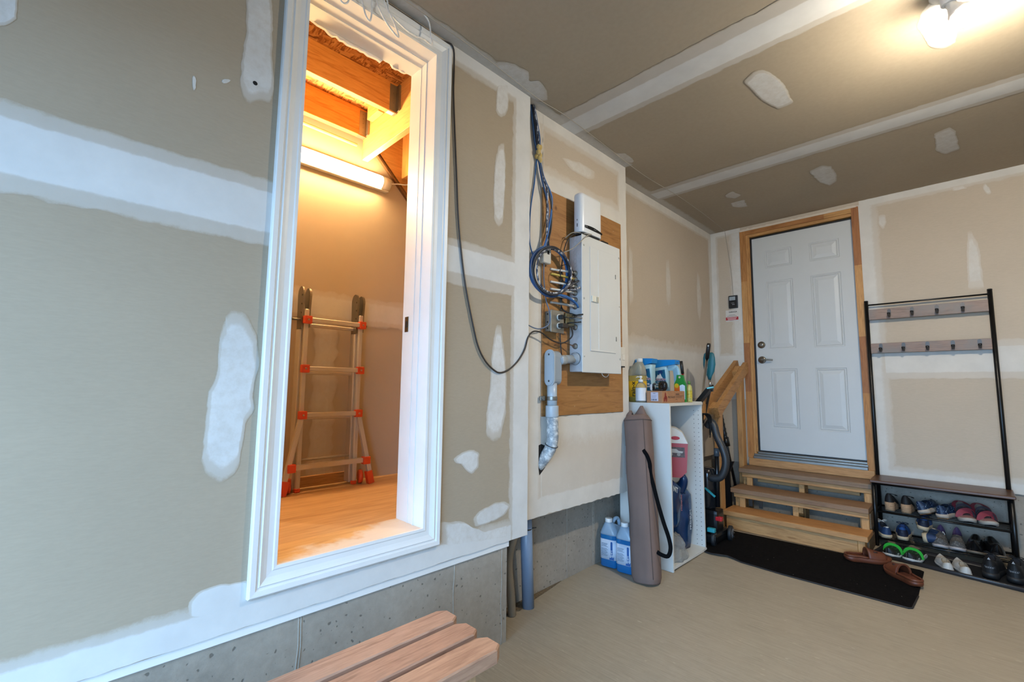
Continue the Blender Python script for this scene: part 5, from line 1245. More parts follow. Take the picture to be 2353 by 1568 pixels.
def sector(f0, f1, a0, a1, off, n=24, m=6):
    mb = MB(); g = [[bag_pt(f0 + (f1 - f0) * i / n, math.radians(a0(i / n) + (a1(i / n) - a0(i / n)) * j / m), off) for j in range(m + 1)] for i in range(n + 1)]
    for row in g: mb.v += row
    for i in range(n):
        for j in range(m):
            mb.f.append((i * (m + 1) + j, i * (m + 1) + j + 1, (i + 1) * (m + 1) + j + 1, (i + 1) * (m + 1) + j)); mb.sm.append(True)
    return mb
wl = part('white_panel', sector(.24, .80, lambda f: 188, lambda f: 219 + 6 * f, .0018), M('panel_white', '#c6c9cf', .6), t)
part('lettering', text_mb('Coleman', .040, lambda u, v: tuple(bag_pt(.69 + u / 1.08, math.radians(212 - v * 620), .0035)), bold=.0014), RED, wl)
part('black_swoosh', sector(.755, .785, lambda f: 196 + 20 * (1 - f), lambda f: 199 + 20 * (1 - f), .0028, 8, 2), BLACK_PLASTIC, wl)
part('red_print', sector(.25, .33, lambda f: 190, lambda f: 205 + 10 * (1 - f), .003), RED, wl)
sp0 = [(-1.495, 2.70, .845), (-1.47, 2.705, .81), (-1.455, 2.71, .76), (-1.452, 2.71, .70), (-1.43, 2.71, .62), (-1.40, 2.705, .52), (-1.365, 2.70, .42), (-1.335, 2.70, .34), (-1.322, 2.695, .28), (-1.335, 2.685, .235), (-1.37, 2.672, .238), (-1.395, 2.665, .25)]
part('shoulder_strap', MB().tube(sp0, .01, 8, 4, flat=(.024, .003), up=(.35, -.94, 0)), M('strap_black', '#08080a', .9, spec=.1), t)

# ------------------------------------------------------------------ blue washer fluid jugs
FL_ = M('washer_fluid', '#145f97', .2, vary=.02)
def fluid_jug(cx, cy, lab, rot):
    z0 = fz(cy) + .004
    t = local_thing('washer_fluid_jug', lab, 'jug', (cx, cy, z0), 'washer fluid jugs on the floor', (0, 0, rot))
    hx, hy = .061, .075
    part('bottle', loft(0, 0, [(.2055, hx, hy, .028, 0, 0), (.215, hx, hy, .028, 0, 0), (.235, hx - .006, hy - .006, .034, 0, -.002), (.27, .034, .034, .033, -.006, -.03), (.283, .022, .022, .0215, -.008, -.036)]), M_clear('jug_plastic_blue', '#bcd3e6', .22, .55), t)
    part('filled_bottle', loft(0, 0, [(0, hx - .008, hy - .008, .02, 0, 0), (.008, hx, hy, .028, 0, 0), (.205, hx, hy, .028, 0, 0)]), FL_, t)
    part('cap', MB().lathe([(.023, 0), (.024, .003), (.024, .022), (.022, .025)], (-.008, -.036, .281), 20), M('cap_white', '#d8d8d6'), t)
    part('handle', MB().tube([(-.002, .0, .262), (.004, .03, .288), (.01, .062, .286), (.012, .08, .25), (.01, .074, .205), (.008, .06, .19)], .012, 10, 4), M('jug_handle', '#a9c0d4', .3), t)
    lb = part('label', loft(0, 0, [(.052, hx + .0006, hy + .0006, .0285, 0, 0), (.178, hx + .0006, hy + .0006, .0285, 0, 0)]), M('label_cool', '#b9c4d4', .45), t)
    fy = -hy - .001
    for i in range(13):
        if i != 8: part('text_line', MB().box((-.043, fy, .072 + i * .0065), (-.002 + .006 * math.sin(i * 2.3), fy - .0004, .0745 + i * .0065)), M('ink_slate', '#5f6e80', .6), lb)
    br = part('blue_bar', MB().poly(stad(.022, .036, .082, .168, 5), lambda u, v, o: (u, fy - o, v), 0, .0005), BLUEP, lb)
    part('lettering', text_mb('-40°C', .013, lambda u, v: (.029 - v, fy - .0008, .100 + u), bold=.0003), WT, br)
    part('splash_mark', MB().poly([(.012, .054), (.045, .054), (.045, .076), (.036, .066), (.030, .079), (.026, .066), (.016, .068)], lambda u, v, o: (u, fy - o, v), 0, .0005), BLUEP, lb)
    part('side_lettering', MB().box((hx + .0012, -.03, .07), (hx + .0016, .03, .10)).box((hx + .0012, -.035, .11), (hx + .0016, .03, .135)), BLUEP, lb, kind='stuff')
    part('red_flash', MB().poly([(-.03, .135), (.03, .14), (.03, .176), (-.045, .176)], lambda u, v, o: (hx + .0013 + o, u, v), 0, .0004), M('flash_red', '#b3303a', .5), lb)
fluid_jug(-1.752, 2.735, 'blue washer fluid jug nearest the concrete wall', .12)
fluid_jug(-1.625, 2.725, 'blue washer fluid jug next to the taupe carry bag', .12)

# ------------------------------------------------------------------ cleaning tools between cabinet and steps
t = thing('upright_vacuum', 'black upright vacuum cleaner with a ribbed hose and teal details', 'vacuum', (-1.45, 3.66, fz(3.66)))
vz = fz(3.66)
VB = M('vacuum_black', '#111214', .3, vary=.1); TEAL = M('teal_plastic', '#2a8c98', .4)
part('cleaner_head', MB().box((-1.60, 3.52, vz + .02), (-1.375, 3.80, vz + .085), .02), VB, t)
part('lower_body', MB().box((-1.55, 3.60, vz + .08), (-1.39, 3.74, vz + .24), .025), VB, t)
for y_, x_ in ((3.555, -1.40), (3.76, -1.355)):
    w = part('wheel', MB().lathe([(.03, -.013), (.052, -.013), (.055, -.008), (.055, .008), (.052, .013), (.03, .013)], (x_, y_, fz(y_) + .0555), 26, axis=(1, .15, 0)), M('wheel_rubber', '#18191b', .6), t)
    part('hubcap', MB().lathe([(.036, .0135), (.034, .016), (.010, .014), (.008, .018)], (x_, y_, fz(y_) + .0555), 22, axis=(1, .15, 0)), M('hub_silver', '#6f7072', .3, .6), w)
    for k in range(6):
        a = k * math.pi / 3
        part('spoke', MB().beam((x_ + .0165, y_ + .008 * math.cos(a), fz(y_) + .0555 + .008 * math.sin(a)), (x_ + .0165, y_ + .034 * math.cos(a), fz(y_) + .0555 + .034 * math.sin(a)), .003, .005, (1, 0, 0)), M('hub_silver', '#6f7072'), w)
part('dust_bin', MB().lathe([(.05, 0), (.062, .02), (.062, .26), (.055, .30), (.03, .31)], (-1.48, 3.66, vz + .24), 20), M('bin_smoke', '#1a1b1e', .12), t)
part('spine', MB().box((-1.56, 3.63, vz + .2), (-1.52, 3.71, vz + .92), .01), VB, t)
part('wand', MB().cyl((-1.405, 3.66, vz + .26), (-1.405, 3.67, vz + .70), .017, n=14), VB, t)
part('wand_collar', MB().cyl((-1.405, 3.669, vz + .64), (-1.405, 3.67, vz + .70), .021, n=14), M('collar_grey', '#4b4d50', .4), t)
hp = catmull([Vector(p) for p in ((-1.50, 3.64, vz + .49), (-1.43, 3.63, vz + .475), (-1.37, 3.63, vz + .49), (-1.335, 3.63, vz + .55), (-1.325, 3.63, vz + .63), (-1.345, 3.63, vz + .71), (-1.385, 3.64, vz + .79), (-1.41, 3.65, vz + .87), (-1.44, 3.66, vz + .90), (-1.47, 3.67, vz + .86))], 14)
part('hose', MB().tube(hp, [.027 + (.002 if i % 2 else -.0015) for i in range(len(hp))], 14), M('hose_charcoal', '#2a2b2d', .45), t)
part('hose_cuff', MB().cyl((-1.52, 3.64, vz + .492), (-1.44, 3.632, vz + .476), .031, n=14), VB, t)
part('teal_lever', MB().beam((-1.475, 3.60, vz + .40), (-1.40, 3.60, vz + .345), .014, .012), TEAL, t)
part('pedal', MB().box((-1.43, 3.50, vz + .105), (-1.375, 3.535, vz + .135), .008), TEAL, t)
part('release_button', MB().box((-1.405, 3.60, vz + .17), (-1.36, 3.64, vz + .20), .006), M('button_red', '#b01f26', .35), t)
for k in range(5):
    pts = [(-1.53 + .012 * k, 3.62, vz + .90 + .01 * math.sin(k)), (-1.49 + .01 * k, 3.60 - .01 * k, vz + .965), (-1.45 + .008 * k, 3.62, vz + .94), (-1.44, 3.64, vz + .86 - .02 * k)]
    part('power_cord', MB().tube(pts, .004, 6, 4), VB, t)
t = thing('long_handled_mop', 'chrome mop pole with a black grip standing behind the cabinet', 'mop', (-1.56, 3.86, fz(3.8)))
g0, g1 = Vector((-1.488, 3.80, 1.612)), Vector((-1.556, 3.80, 1.17))
part('chrome_pole', MB().cyl(g0 + (g1 - g0) * .27, g0 + (g1 - g0) * 3.45, .0115, n=14), M('chrome', '#b9b9b8', .15, 1.0, vary=0), t)
gp = part('grip', MB().tube([g0, g0 + (g1 - g0) * .04, g0 + (g1 - g0) * .28], [.013, .0165, .0165], 14), BLACK_PLASTIC, t)
part('hang_hole', MB().lathe([(.006, 0), (.006, .001)], g0 + (g1 - g0) * .05 + Vector((.004, -.0167, 0)), 10, axis=(0, -1, 0)), M('print_white', '#d6d8d8'), gp)
part('mop_head', MB().box((-1.79 + .05, 3.74, fz(3.8) + .004), (-1.70, 3.88, fz(3.8) + .04), .008), TEAL, t)
t = thing('teal_scrubber', 'teal long-handled scrub brush head behind the chrome mop pole', 'brush', (-1.52, 3.92, fz(3.9)))
sc = MB(); rg = []
for f, w, dd in ((0, .012, .010), (.12, .02, .012), (.3, .042, .018), (.55, .052, .020), (.8, .050, .02), (.95, .042, .016), (1, .03, .008)):
    rg.append([(-1.538 + w * math.cos(a), 3.92 + dd * math.sin(a), 1.315 + .23 * f) for a in [2 * math.pi * j / 18 for j in range(18)]])
part('scrub_head', MB().rings(rg), M('deep_teal', '#0f5f6e', .45), t)
part('handle', MB().cyl((-1.538, 3.92, 1.315), (-1.534, 3.92, 1.245), .011, n=12), M('chrome', '#b9b9b8'), t)
part('pole', MB().cyl((-1.534, 3.92, 1.25), (-1.70, 3.64, fz(3.64) + .002), .011, n=10), BLACK_PLASTIC, t)
part('clip', MB().box((-1.554, 3.905, 1.215), (-1.514, 3.935, 1.25), .004).beam((-1.534, 3.92, 1.235), (-1.509, 3.91, 1.27), .012, .01), BLACK_PLASTIC, t)
t = thing('snow_brush', 'black snow brush with a pale teal tip leaning over the cabinet edge', 'brush', (-1.50, 3.52, fz(3.5)))
part('brush_head', MB().beam((-1.50, 3.52, 1.10), (-1.405, 3.56, 1.232), .05, .030, (-.8, .1, .6)), VB, t)
part('tip', MB().beam((-1.415, 3.552, 1.238), (-1.37, 3.565, 1.248), .05, .010, (-.2, .1, 1)), M('pale_teal', '#5fb3bd', .4), t)
part('shaft', MB().cyl((-1.50, 3.52, 1.10), (-1.60, 3.49, fz(3.49) + .003), .012, n=10), VB, t)
t = thing('spray_lance', 'black ribbed spray lance leaning between the handrail posts', 'lance', (-1.62, 4.42, fz(4.4)))
q0, q1 = Vector((-1.655, 4.43, 1.035)), Vector((-1.55, 4.46, .36))
part('lance', MB().cyl(q0, q1, .012, n=12), VB, t)
part('lower_lance', MB().cyl(q1, q1 + (q1 - q0) * .38, .02, .022, 12), VB, t)
rp = [q0 + (q1 - q0) * (.06 + .42 * i / 20) for i in range(21)]
part('ribbed_grip', MB().tube(rp, [.019 + (.004 if i % 3 == 0 else 0) for i in range(21)], 12), VB, t)
part('collar', MB().cyl(q0 + (q1 - q0) * .36, q0 + (q1 - q0) * .48, .028, n=12), VB, t)
solo('black_scoop', MB().poly([(-1.63, fz(4.3) + .003), (-1.53, fz(4.3) + .003), (-1.54, .50), (-1.50, .60), (-1.56, .59), (-1.60, .50)], lambda u, v, o: (u, 4.30 + o, v), 0, .02), VB, 'flat black scoop standing behind the lower handrail post', 'scoop')

# ------------------------------------------------------------------ ladder in the small room
ALU = M('ladder_aluminium', '#c4bbab', .42, .35, vary=.05)
ORG_ = M('ladder_orange', '#d2491c', .45)
t = thing('folding_ladder', 'folded aluminium step ladder with orange fittings in the small room', 'ladder', (-2.61, 1.14, CLZ))
LXF = -2.585
yl, yr = .972, 1.294
zt_ = 1.66
for y_ in (yl, yr):
    part('front_rail', MB().box((LXF - .022, y_ - .012, CLZ + .02), (LXF, y_ + .012, zt_), .003), ALU, t)
    f1 = part('rear_rail', MB().box((LXF - .09, y_ - .014 - .01, CLZ + .012), (LXF - .028, y_ + .014 - .01, zt_ - .112), .003), ALU, t)
    part('rail_foot', MB().box((LXF - .024, y_ - .014, CLZ + .001), (LXF + .002, y_ + .014, CLZ + .024), .003), ORG_, t)
    hout = [(-.038, -.14), (.036, -.14), (.036, -.03)] + [(.046 * math.cos(a * math.pi / 12), .052 + .05 * math.sin(a * math.pi / 12)) for a in range(13)] + [(-.042, -.03)]
    hinge = MB().poly(hout, lambda u, v, o: (LXF - .045 + u * .9, y_ - .0145 + o, zt_ + .03 + v), -.01, .0)
    hg = part('hinge_plate', hinge, M('hinge_steel', '#7d776c', .3, .85, vary=.1), t)
    part('hinge_plate', MB().poly([(u * .92, v * .94) for u, v in hout], lambda u, v, o: (LXF - .045 + u * .9, y_ + .0125 + o, zt_ + .03 + v), 0, .012), M('hinge_steel', '#7d776c'), t)
    for dz in (.05, .0, -.05): part('rivet', MB().lathe([(.006, 0), (.004, .003)], (LXF - .02, y_ - .024, zt_ + .03 + dz), 10, axis=(0, -1, 0)), M('rivet_dark', '#4d4740', .4, .8), hg)
zr = [1.598, 1.326, 1.072]
for z_ in zr:
    part('rung', MB().box((LXF + .0, yl - .005, z_ - .013), (LXF + .022, yr + .005, z_ + .013), .003), ALU, t)
    part('rear_rung', MB().box((LXF - .085, yl, z_ - .03), (LXF - .05, yr, z_ - .012), .003), ALU, t)
    for y_ in (yl, yr):
        fb_ = part('rung_bracket', MB().box((LXF - .006, y_ - .021, z_ - .022), (LXF + .027, y_ + .021, z_ + .022), .006), ORG_, t)
        part('bracket_rivet', MB().lathe([(.006, 0), (.004, .002)], (LXF + .027, y_, z_), 10, axis=(1, 0, 0)), M('rivet_bright', '#b7a78f', .3, .8), fb_)
zb = .795
for s, y_, yo in ((-1, yl, .888), (1, yr, 1.372)):
    part('flared_leg', MB().beam((LXF + .005, y_ + s * .004, 1.06), (LXF + .03, yo, CLZ + .06), .024, .022, (1, 0, 0)), ALU, t)
    part('leg_shoe', MB().beam((LXF + .028, yo - s * .008, CLZ + .075), (LXF + .032, yo + s * .008, CLZ + .003), .036, .032, (1, 0, 0)), ORG_, t)
    wh = part('transport_wheel', MB().lathe([(.01, -.012), (.036, -.012), (.040, -.006), (.040, .006), (.036, .012), (.01, .012)], (LXF - .012, yo - s * .038, CLZ + .041), 22, axis=(.3, 1, 0)), ORG_, t)
part('rung', MB().beam((LXF + .018, .925, zb), (LXF + .018, 1.345, zb + .002), .024, .026), ALU, t)
for y_ in (.922, 1.348): part('rung_bracket', MB().box((LXF + .004, y_ - .021, zb - .022), (LXF + .045, y_ + .021, zb + .022), .006), ORG_, t)
part('rear_rung', MB().cyl((LXF - .04, yl, zb + .03), (LXF - .04, yr, zb + .03), .008, n=10), ALU, t)
for y_ in (yl, yr):
    part('lock_pin', MB().cyl((LXF - .03, y_ - .07 if y_ == yl else y_, zr[0] + .002), (LXF - .03, y_ if y_ == yl else y_ + .05, zr[0] + .002), .007, n=10), M('hinge_steel', '#7d776c'), t)

# ------------------------------------------------------------------ slatted timber bench in the foreground
t = thing('timber_bench', 'low slatted wooden bench in the left foreground', 'bench', (-1.21, .3, fz(.3)))
SLT = [M_wood('bench_slat_%d' % i, a, b, 'Y', 1.1) for i, (a, b) in enumerate((('#a58672', '#876856'), ('#a17f6a', '#7f5f4d'), ('#a98870', '#876552')))]
BZ = .452
for i, (x0, x1) in enumerate(((-1.372, -1.277), (-1.258, -1.163), (-1.145, -1.050))):
    ye = 1.045 - .006 * i
    pts = [(x0, -.9), (x1, -.9), (x1, ye - .028), (x1 - .020, ye), (x0 + .022, ye), (x0, ye - .03)]
    mb = MB(); rg = []
    for z, ins in ((BZ - .04, 0), (BZ - .004, 0), (BZ, .004)):
        cxm = (x0 + x1) / 2
        rg.append([(cxm + (p[0] - cxm) * (1 - ins / .0475), p[1] - ins if p[1] > 0 else p[1], z) for p in pts])
    part('slat', mb.rings(rg, smooth=False), SLT[i], t)
part('cross_rail', MB().box((-1.36, .80, BZ - .13), (-1.065, .838, BZ - .0405), .002), PINE_X, t)
for x_ in (-1.34, -1.118): part('leg', MB().box((x_, .84, fz(.85)), (x_ + .06, .93, BZ - .0405), .003), M_wood('bench_leg', '#a98a66', '#8b6b49', 'Z'), t)
for x_ in (-1.34, -1.118): part('leg', MB().box((x_, -.75, fz(-.7)), (x_ + .06, -.66, BZ - .0405), .003), M_wood('bench_leg', '#a98a66', '#8b6b49', 'Z'), t)
part('cross_rail', MB().box((-1.36, -.80, BZ - .13), (-1.065, -.762, BZ - .0405), .002), PINE_X, t)
# ------------------------------------------------------------------ shoes
def sstep(a, b, x):
    t = max(0, min(1, (x - a) / (b - a))); return t * t * (3 - 2 * t)
def foot_w(t, W, pointy=.0):
    b = .70 + .30 * sstep(.22, .68, t)
    if t < .16: b *= math.sqrt(max(0, 1 - ((.16 - t) / .16) ** 2.4))
    if t > .70: b *= max(0, 1 - ((t - .70) / .30) ** (2.3 - pointy)) ** .5
    return W / 2 * b
class Shoe:
    def __init__(s, name, label, group, near, near_is, z, L, W, deg=0, roll=0, pitch=0, cat='shoe'):
        rz = math.radians((90 if near_is == 'heel' else -90) + deg)
        x, y = near
        if near_is == 'toe': x -= L * math.cos(rz); y -= L * math.sin(rz)
        s.t = local_thing(name, label, cat, (x, y, z), group, (math.radians(roll), math.radians(pitch), rz))
        s.L, s.W = L, W
    def sole(s, heel, toe, mat, spring=.012, flare=1.03, name='sole', z0=0.0, rows=None):
        L, W = s.L, s.W
        s.st = lambda t: z0 + heel + (toe - heel) * sstep(.15, .75, t) + spring * max(0, (t - .72) / .28) ** 2
        s.sb = lambda t: z0 + spring * max(0, (t - .72) / .28) ** 2 + spring * .3 * max(0, (.1 - t) / .1) ** 2
        ts = [0] + [.012, .04] + [i / 20 for i in range(2, 19)] + [.94, .975, .992, 1]
        out = [(t, 1) for t in ts] + [(t, -1) for t in reversed(ts[1:-1])]
        mb = MB(); rg = []
        for f, sc in ((0, .93), (.12, 1.0), (.5, flare), (.88, flare), (1, .97)):
            rg.append([(t * L * 1.0 + (t - .5) * L * (sc - 1), sd * foot_w(t, W) * sc, s.sb(t) + (s.st(t) - s.sb(t)) * f) for t, sd in out])
        s.sole_o = part(name, mb.rings(rg), mat, s.t)
        return s
    def upper(s, hh, vh, th, to=.55, mats=None, region=None, uo=.66, lining=None, dip=.78):
        """height field over the footprint with a foot opening; region(t,u) names the piece"""
        L, W = s.L, s.W
        ts = [0, .008, .025, .05, .09] + [.13 + .037 * i for i in range(21)] + [.92, .95, .975, .992, 1.0]
        fin = [-.999, -.9, -.6, -.3, 0, .3, .6, .9, .999]; fout = [0.02, .25, .5, .72, .88, .97, 1]
        us = [-1, -.97, -.88, -.72, -.5, -.25, -.02] + [q * .01 for q in fin] + [.02, .25, .5, .72, .88, .97, 1]
        def H(t):
            if t < .30: return hh * (1 - (1 - dip) * sstep(.04, .30, t))
            if t < to: return hh * dip + (vh - hh * dip) * sstep(.30, to, t)
            return vh + (th - vh) * sstep(to, .93, t)
        V = []; ins = []; UU = []
        for t in ts:
            w = foot_w(t, W) * .97; h = H(t)
            oo = 0
            if .012 < t < to + .01:
                q = (t - (to + .03) / 2) / ((to + .01) / 2); oo = uo * math.sqrt(max(0, 1 - abs(q) ** 3.2))
            op = oo > .12
            e = oo if op else .30
            row = [-(e + (1 - e) * f) for f in reversed(fout)] + [e * f for f in fin] + [e + (1 - e) * f for f in fout]
            for k, u in enumerate(row):
                z = s.st(t) - .002 + h * max(0, 1 - abs(u) ** 2.6) ** .42
                inside = op and 7 <= k < 16
                if inside: z = s.st(t) + .004
                V.append((t * L, w * u * (1 - .10 * (z - s.st(t)) / max(h, .01)), z)); ins.append(inside); UU.append(u)
        us = row
        n = len(us); pieces = {}
        for i in range(len(ts) - 1):
            for j in range(n - 1):
                q = (i * n + j, i * n + j + 1, (i + 1) * n + j + 1, (i + 1) * n + j)
                k = sum(ins[a] for a in q)
                tm, um = (ts[i] + ts[i + 1]) / 2, sum(UU[a] for a in q) / 4
                nm = 'lining' if k >= 1 else (region(tm, um) if region else 'upper')
                pieces.setdefault(nm, []).append(q)
        for nm, fs in pieces.items():
            used = sorted({a for f in fs for a in f}); ix = {a: b for b, a in enumerate(used)}
            mb = MB().add([V[a] for a in used], [tuple(ix[a] for a in f) for f in fs], True)
            part(nm, mb, (lining or mats['upper']) if nm == 'lining' else mats[nm], s.t, fix=False)
        s.H = H
        return s
    def laces(s, mat, t0=.50, t1=.70, n=4):
        for i in range(n):
            t = t0 + (t1 - t0) * i / max(1, n - 1); w = foot_w(t, s.W) * .42; z = s.st(t) + s.H(t) + .002
            part('lace', MB().tube([(t * s.L - .004, -w, z - .008), (t * s.L, 0, z + .001), (t * s.L + .004, w, z - .008)], .0028, 6, 3), mat, s.t)
        t = t0; z = s.st(t) + s.H(t) + .004
        for sd in (-1, 1): part('lace_bow', MB().tube([(t * s.L, 0, z), (t * s.L - .012, sd * .018, z + .012), (t * s.L - .002, sd * .034, z + .004), (t * s.L + .006, sd * .015, z - .002), (t * s.L, 0, z)], .0024, 6, 4), mat, s.t)
        return s
    def band(s, t, wd, mat, name):
        pts = [(t * s.L, foot_w(t, s.W) * .97 * u * .99, s.st(t) + .001 + s.H(t) * max(0, 1 - abs(u) ** 2.6) ** .42) for u in [-1 + i / 8 for i in range(17)]]
        part(name, MB().tube(pts, .01, 8, 0, flat=(wd, .005)), mat, s.t)
        return s
    def strap(s, t0, t1, h0, h1, wd, mat, name='strap', th=.004, u0=-1.0, u1=1.0):
        pts = []
        for i in range(13):
            f = i / 12; u = u0 + (u1 - u0) * f; t = t0 + (t1 - t0) * f; h = h0 + (h1 - h0) * f
            pts.append((t * s.L, foot_w(t, s.W) * .98 * u, s.st(t) - .004 + h * max(0, 1 - abs(u) ** 2.4) ** .5))
        part(name, MB().tube(pts, .01, 8, 0, flat=(wd, th)), mat, s.t)
        return s
ZS1, ZS2 = .3525, .1605
SB = M('shoe_black', '#0d0d0f', .6, vary=.15, bmp=.2); SBG = M('shoe_black_gloss', '#0b0b0c', .18); SW = M('shoe_white', '#b9b4ab', .55); SCREAM = M('shoe_cream', '#b3a184', .6)
DARKIN = M('shoe_lining_dark', '#17161a', .9); GUM = M('gum_sole', '#8d5a28', .5)
m, nt, bs = base_mat('rope_jute')
v_ = coords(nt, (6, 6, 60)); nf = noise_tex(nt, v_, 3, 4, .7)
nt.links.new(ramp(nt, nf, [(.3, lin('#7d5f46')), (.55, lin('#b08e6d')), (.75, lin('#caa885'))]), bs.inputs['Base Color']); bs.inputs['Roughness'].default_value = .9
bump(nt, bs, nf, .9, .006); ROPE = m
# upper shelf
for x, lab, g in ((-.459, 'left black espadrille with a jute wedge heel on the upper shelf', 0), (-.367, 'right black espadrille with a jute wedge heel on the upper shelf', 0)):
    s = Shoe('espadrille', lab, 'black espadrilles', (x, 4.418), 'heel', ZS1, .235, .082)
    s.sole(.068, .030, ROPE, flare=1.02)
    s.upper(.066, .055, .035, .42, {'upper': SB}, lining=DARKIN, uo=.7, dip=.62)
    part('ankle_strap', MB().tube([(.01, 0, .128), (.03, -.034, .122), (.06, -.038, .112), (.075, -.036, .108)], .01, 8, 3, flat=(.016, .003)), SB, s.t)
m, nt, bs = base_mat('navy_floral')
vo = nd(nt, 'ShaderNodeTexVoronoi'); vo.inputs['Scale'].default_value = 75; nt.links.new(coords(nt), vo.inputs['Vector'])
nt.links.new(ramp(nt, vo.outputs['Distance'], [(.16, lin('#9fb4c4')), (.28, lin('#14304f')), (.6, lin('#0e2440'))]), bs.inputs['Base Color']); FLORAL = m
for x, y, lab, ro in ((-.272, 4.425, 'navy dotted slip-on shoe tipped on its outer edge', -20), (-.180, 4.42, 'navy dotted slip-on shoe standing next to the pink sandals', -6)):
    s = Shoe('slip_on_shoe', lab, 'navy dotted slip-ons', (x, y), 'heel', ZS1 + (.016 if ro < -10 else .006), .24, .096, -14, ro)
    s.sole(.030, .026, M('sole_ivory', '#a99c8d', .7), flare=1.06)
    part('outsole', MB().box((.02, -.03, -.004), (.10, .03, .002), .002), GUM, s.t)
    s.upper(.062, .058, .042, .50, {'upper': FLORAL}, lining=M('lining_navy', '#0b1424', .9))
PK = M('sandal_pink', '#7c2833', .6, vary=.15); PKL = M('sandal_rose', '#8f6a68', .7); DM = M('strap_maroon', '#251820', .7)
for x, lab, dg in ((-.040, 'left pink and maroon strap sandal on the upper shelf', 12), (.066, 'right pink and maroon strap sandal on the upper shelf', 16)):
    s = Shoe('strap_sandal', lab, 'pink strap sandals', (x, 4.415), 'toe', ZS1, .235, .088, dg, cat='sandal')
    s.sole(.040, .026, M('sandal_foam', '#9b948a', .7), spring=.014)
    part('outsole', MB().box((.03, -.028, -.0035), (.20, .028, .0015), .001), SB, s.t)
    part('footbed', MB().poly([(t * .235, sd * foot_w(t, .078)) for t, sd in [(i / 16, 1) for i in range(1, 16)] + [(i / 16, -1) for i in range(15, 0, -1)]], lambda u, v, o: (u, v, s.st(u / .235) - .001 + o), 0, .003), PKL, s.t)
    s.strap(.72, .60, .046, .052, .034, PK, 'toe_strap'); s.strap(.50, .62, .058, .050, .020, DM, 'cross_strap'); s.strap(.62, .45, .05, .06, .016, DM, 'cross_strap')
    part('heel_strap', MB().tube([(.10, -.034, .05), (.05, -.040, .085), (.012, -.02, .102), (.008, 0, .106), (.012, .02, .102), (.05, .040, .085), (.10, .034, .05)], .01, 8, 4, flat=(.020, .003), up=(0, 0, 1)), PK, s.t)
    part('instep_strap', MB().tube([(.11, -.036, .045), (.10, -.03, .085), (.10, 0, .10), (.10, .03, .085), (.11, .036, .045)], .01, 8, 4, flat=(.016, .003), up=(1, 0, .3)), DM, s.t)
# lower shelf
NAVY = M('sneaker_navy', '#1c3354', .6); BLU = M('sneaker_blue', '#17457f', .6); BLU2 = M('sneaker_ink', '#10182c', .6)
def reg_wn(t, u): return 'side_panel' if abs(u) > .6 and t < .62 else ('toe_cap' if t > .85 else 'upper')
s = Shoe('canvas_sneaker', 'white laced sneaker with navy side panels at the left end of the lower shelf', 'navy sneakers', (-.474, 4.385), 'heel', ZS2, .245, .09, 22)
s.sole(.030, .024, SCREAM, flare=1.05).upper(.06, .07, .045, .46, {'upper': SW, 'side_panel': NAVY, 'toe_cap': SW}, reg_wn, lining=DARKIN).laces(SW)
def reg_bl(t, u): return 'heel_counter' if t < .30 and abs(u) > .78 else 'upper'
def blue_shoe(x, y, z, dg, ro, lab):
    s = Shoe('canvas_sneaker', lab, 'blue sneakers', (x, y), 'heel', z, .245, .09, dg, ro)
    s.sole(.032, .026, SCREAM, flare=1.05).upper(.068, .066, .045, .44, {'upper': BLU, 'heel_counter': BLU2}, reg_bl, lining=M('lining_blue', '#152f5c', .9)).laces(BLU2, n=3)
    part('heel_tab', MB().box((-.003, -.008, .055), (.002, .008, .075), .001), BLU2, s.t)
blue_shoe(-.394, 4.405, ZS2, 3, 0, 'blue sneaker standing upright next to the white laced one')
s = Shoe('canvas_sneaker', 'white and navy sneaker lying on its side under the stacked blue one', 'navy sneakers', (-.292, 4.40), 'heel', ZS2 + .046, .24, .09, -8, 82)
s.sole(.030, .024, SCREAM, flare=1.04).upper(.06, .066, .045, .46, {'upper': SW, 'side_panel': NAVY, 'toe_cap': SW}, reg_wn, lining=DARKIN).laces(SW)
blue_shoe(-.285, 4.412, ZS2 + .094, 0, 8, 'blue sneaker stacked on top of the one lying on its side')
m, nt, bs = base_mat('grey_knit')
vo = nd(nt, 'ShaderNodeTexVoronoi'); vo.inputs['Scale'].default_value = 95; nt.links.new(coords(nt, (1, 1, 2.2)), vo.inputs['Vector'])
nt.links.new(ramp(nt, vo.outputs['Distance'], [(.1, lin('#7b7873')), (.5, lin('#4e4b48'))]), bs.inputs['Base Color']); bs.inputs['Roughness'].default_value = .9
bump(nt, bs, vo.outputs['Distance'], .5, .003); KNIT = m
for x, y, lab in ((-.196, 4.372, 'left grey knit slip-on with a purple lining'), (-.112, 4.378, 'right grey knit slip-on with a purple lining')):
    s = Shoe('knit_slip_on', lab + ' on the lower shelf', 'grey knit slip-ons', (x, y), 'toe', ZS2, .235, .086)
    s.sole(.024, .022, M('sole_pale', '#a59c99', .6), flare=1.05).upper(.098, .064, .045, .40, {'upper': KNIT}, lining=M('lining_purple', '#4a3350', .85), uo=.88, dip=.85)
for x, y, lab, dg in ((-.028, 4.382, 'left glossy black clog on the lower shelf', -3), (.078, 4.392, 'right glossy black clog beside the rack post', 10)):
    s = Shoe('black_clog', lab, 'glossy black clogs', (x, y), 'toe', ZS2, .255, .098, dg)
    s.sole(.022, .018, M('clog_sole', '#6b5f50', .6), flare=1.04).upper(.05, .088, .07, .36, {'upper': SBG}, lining=DARKIN, dip=1.0)
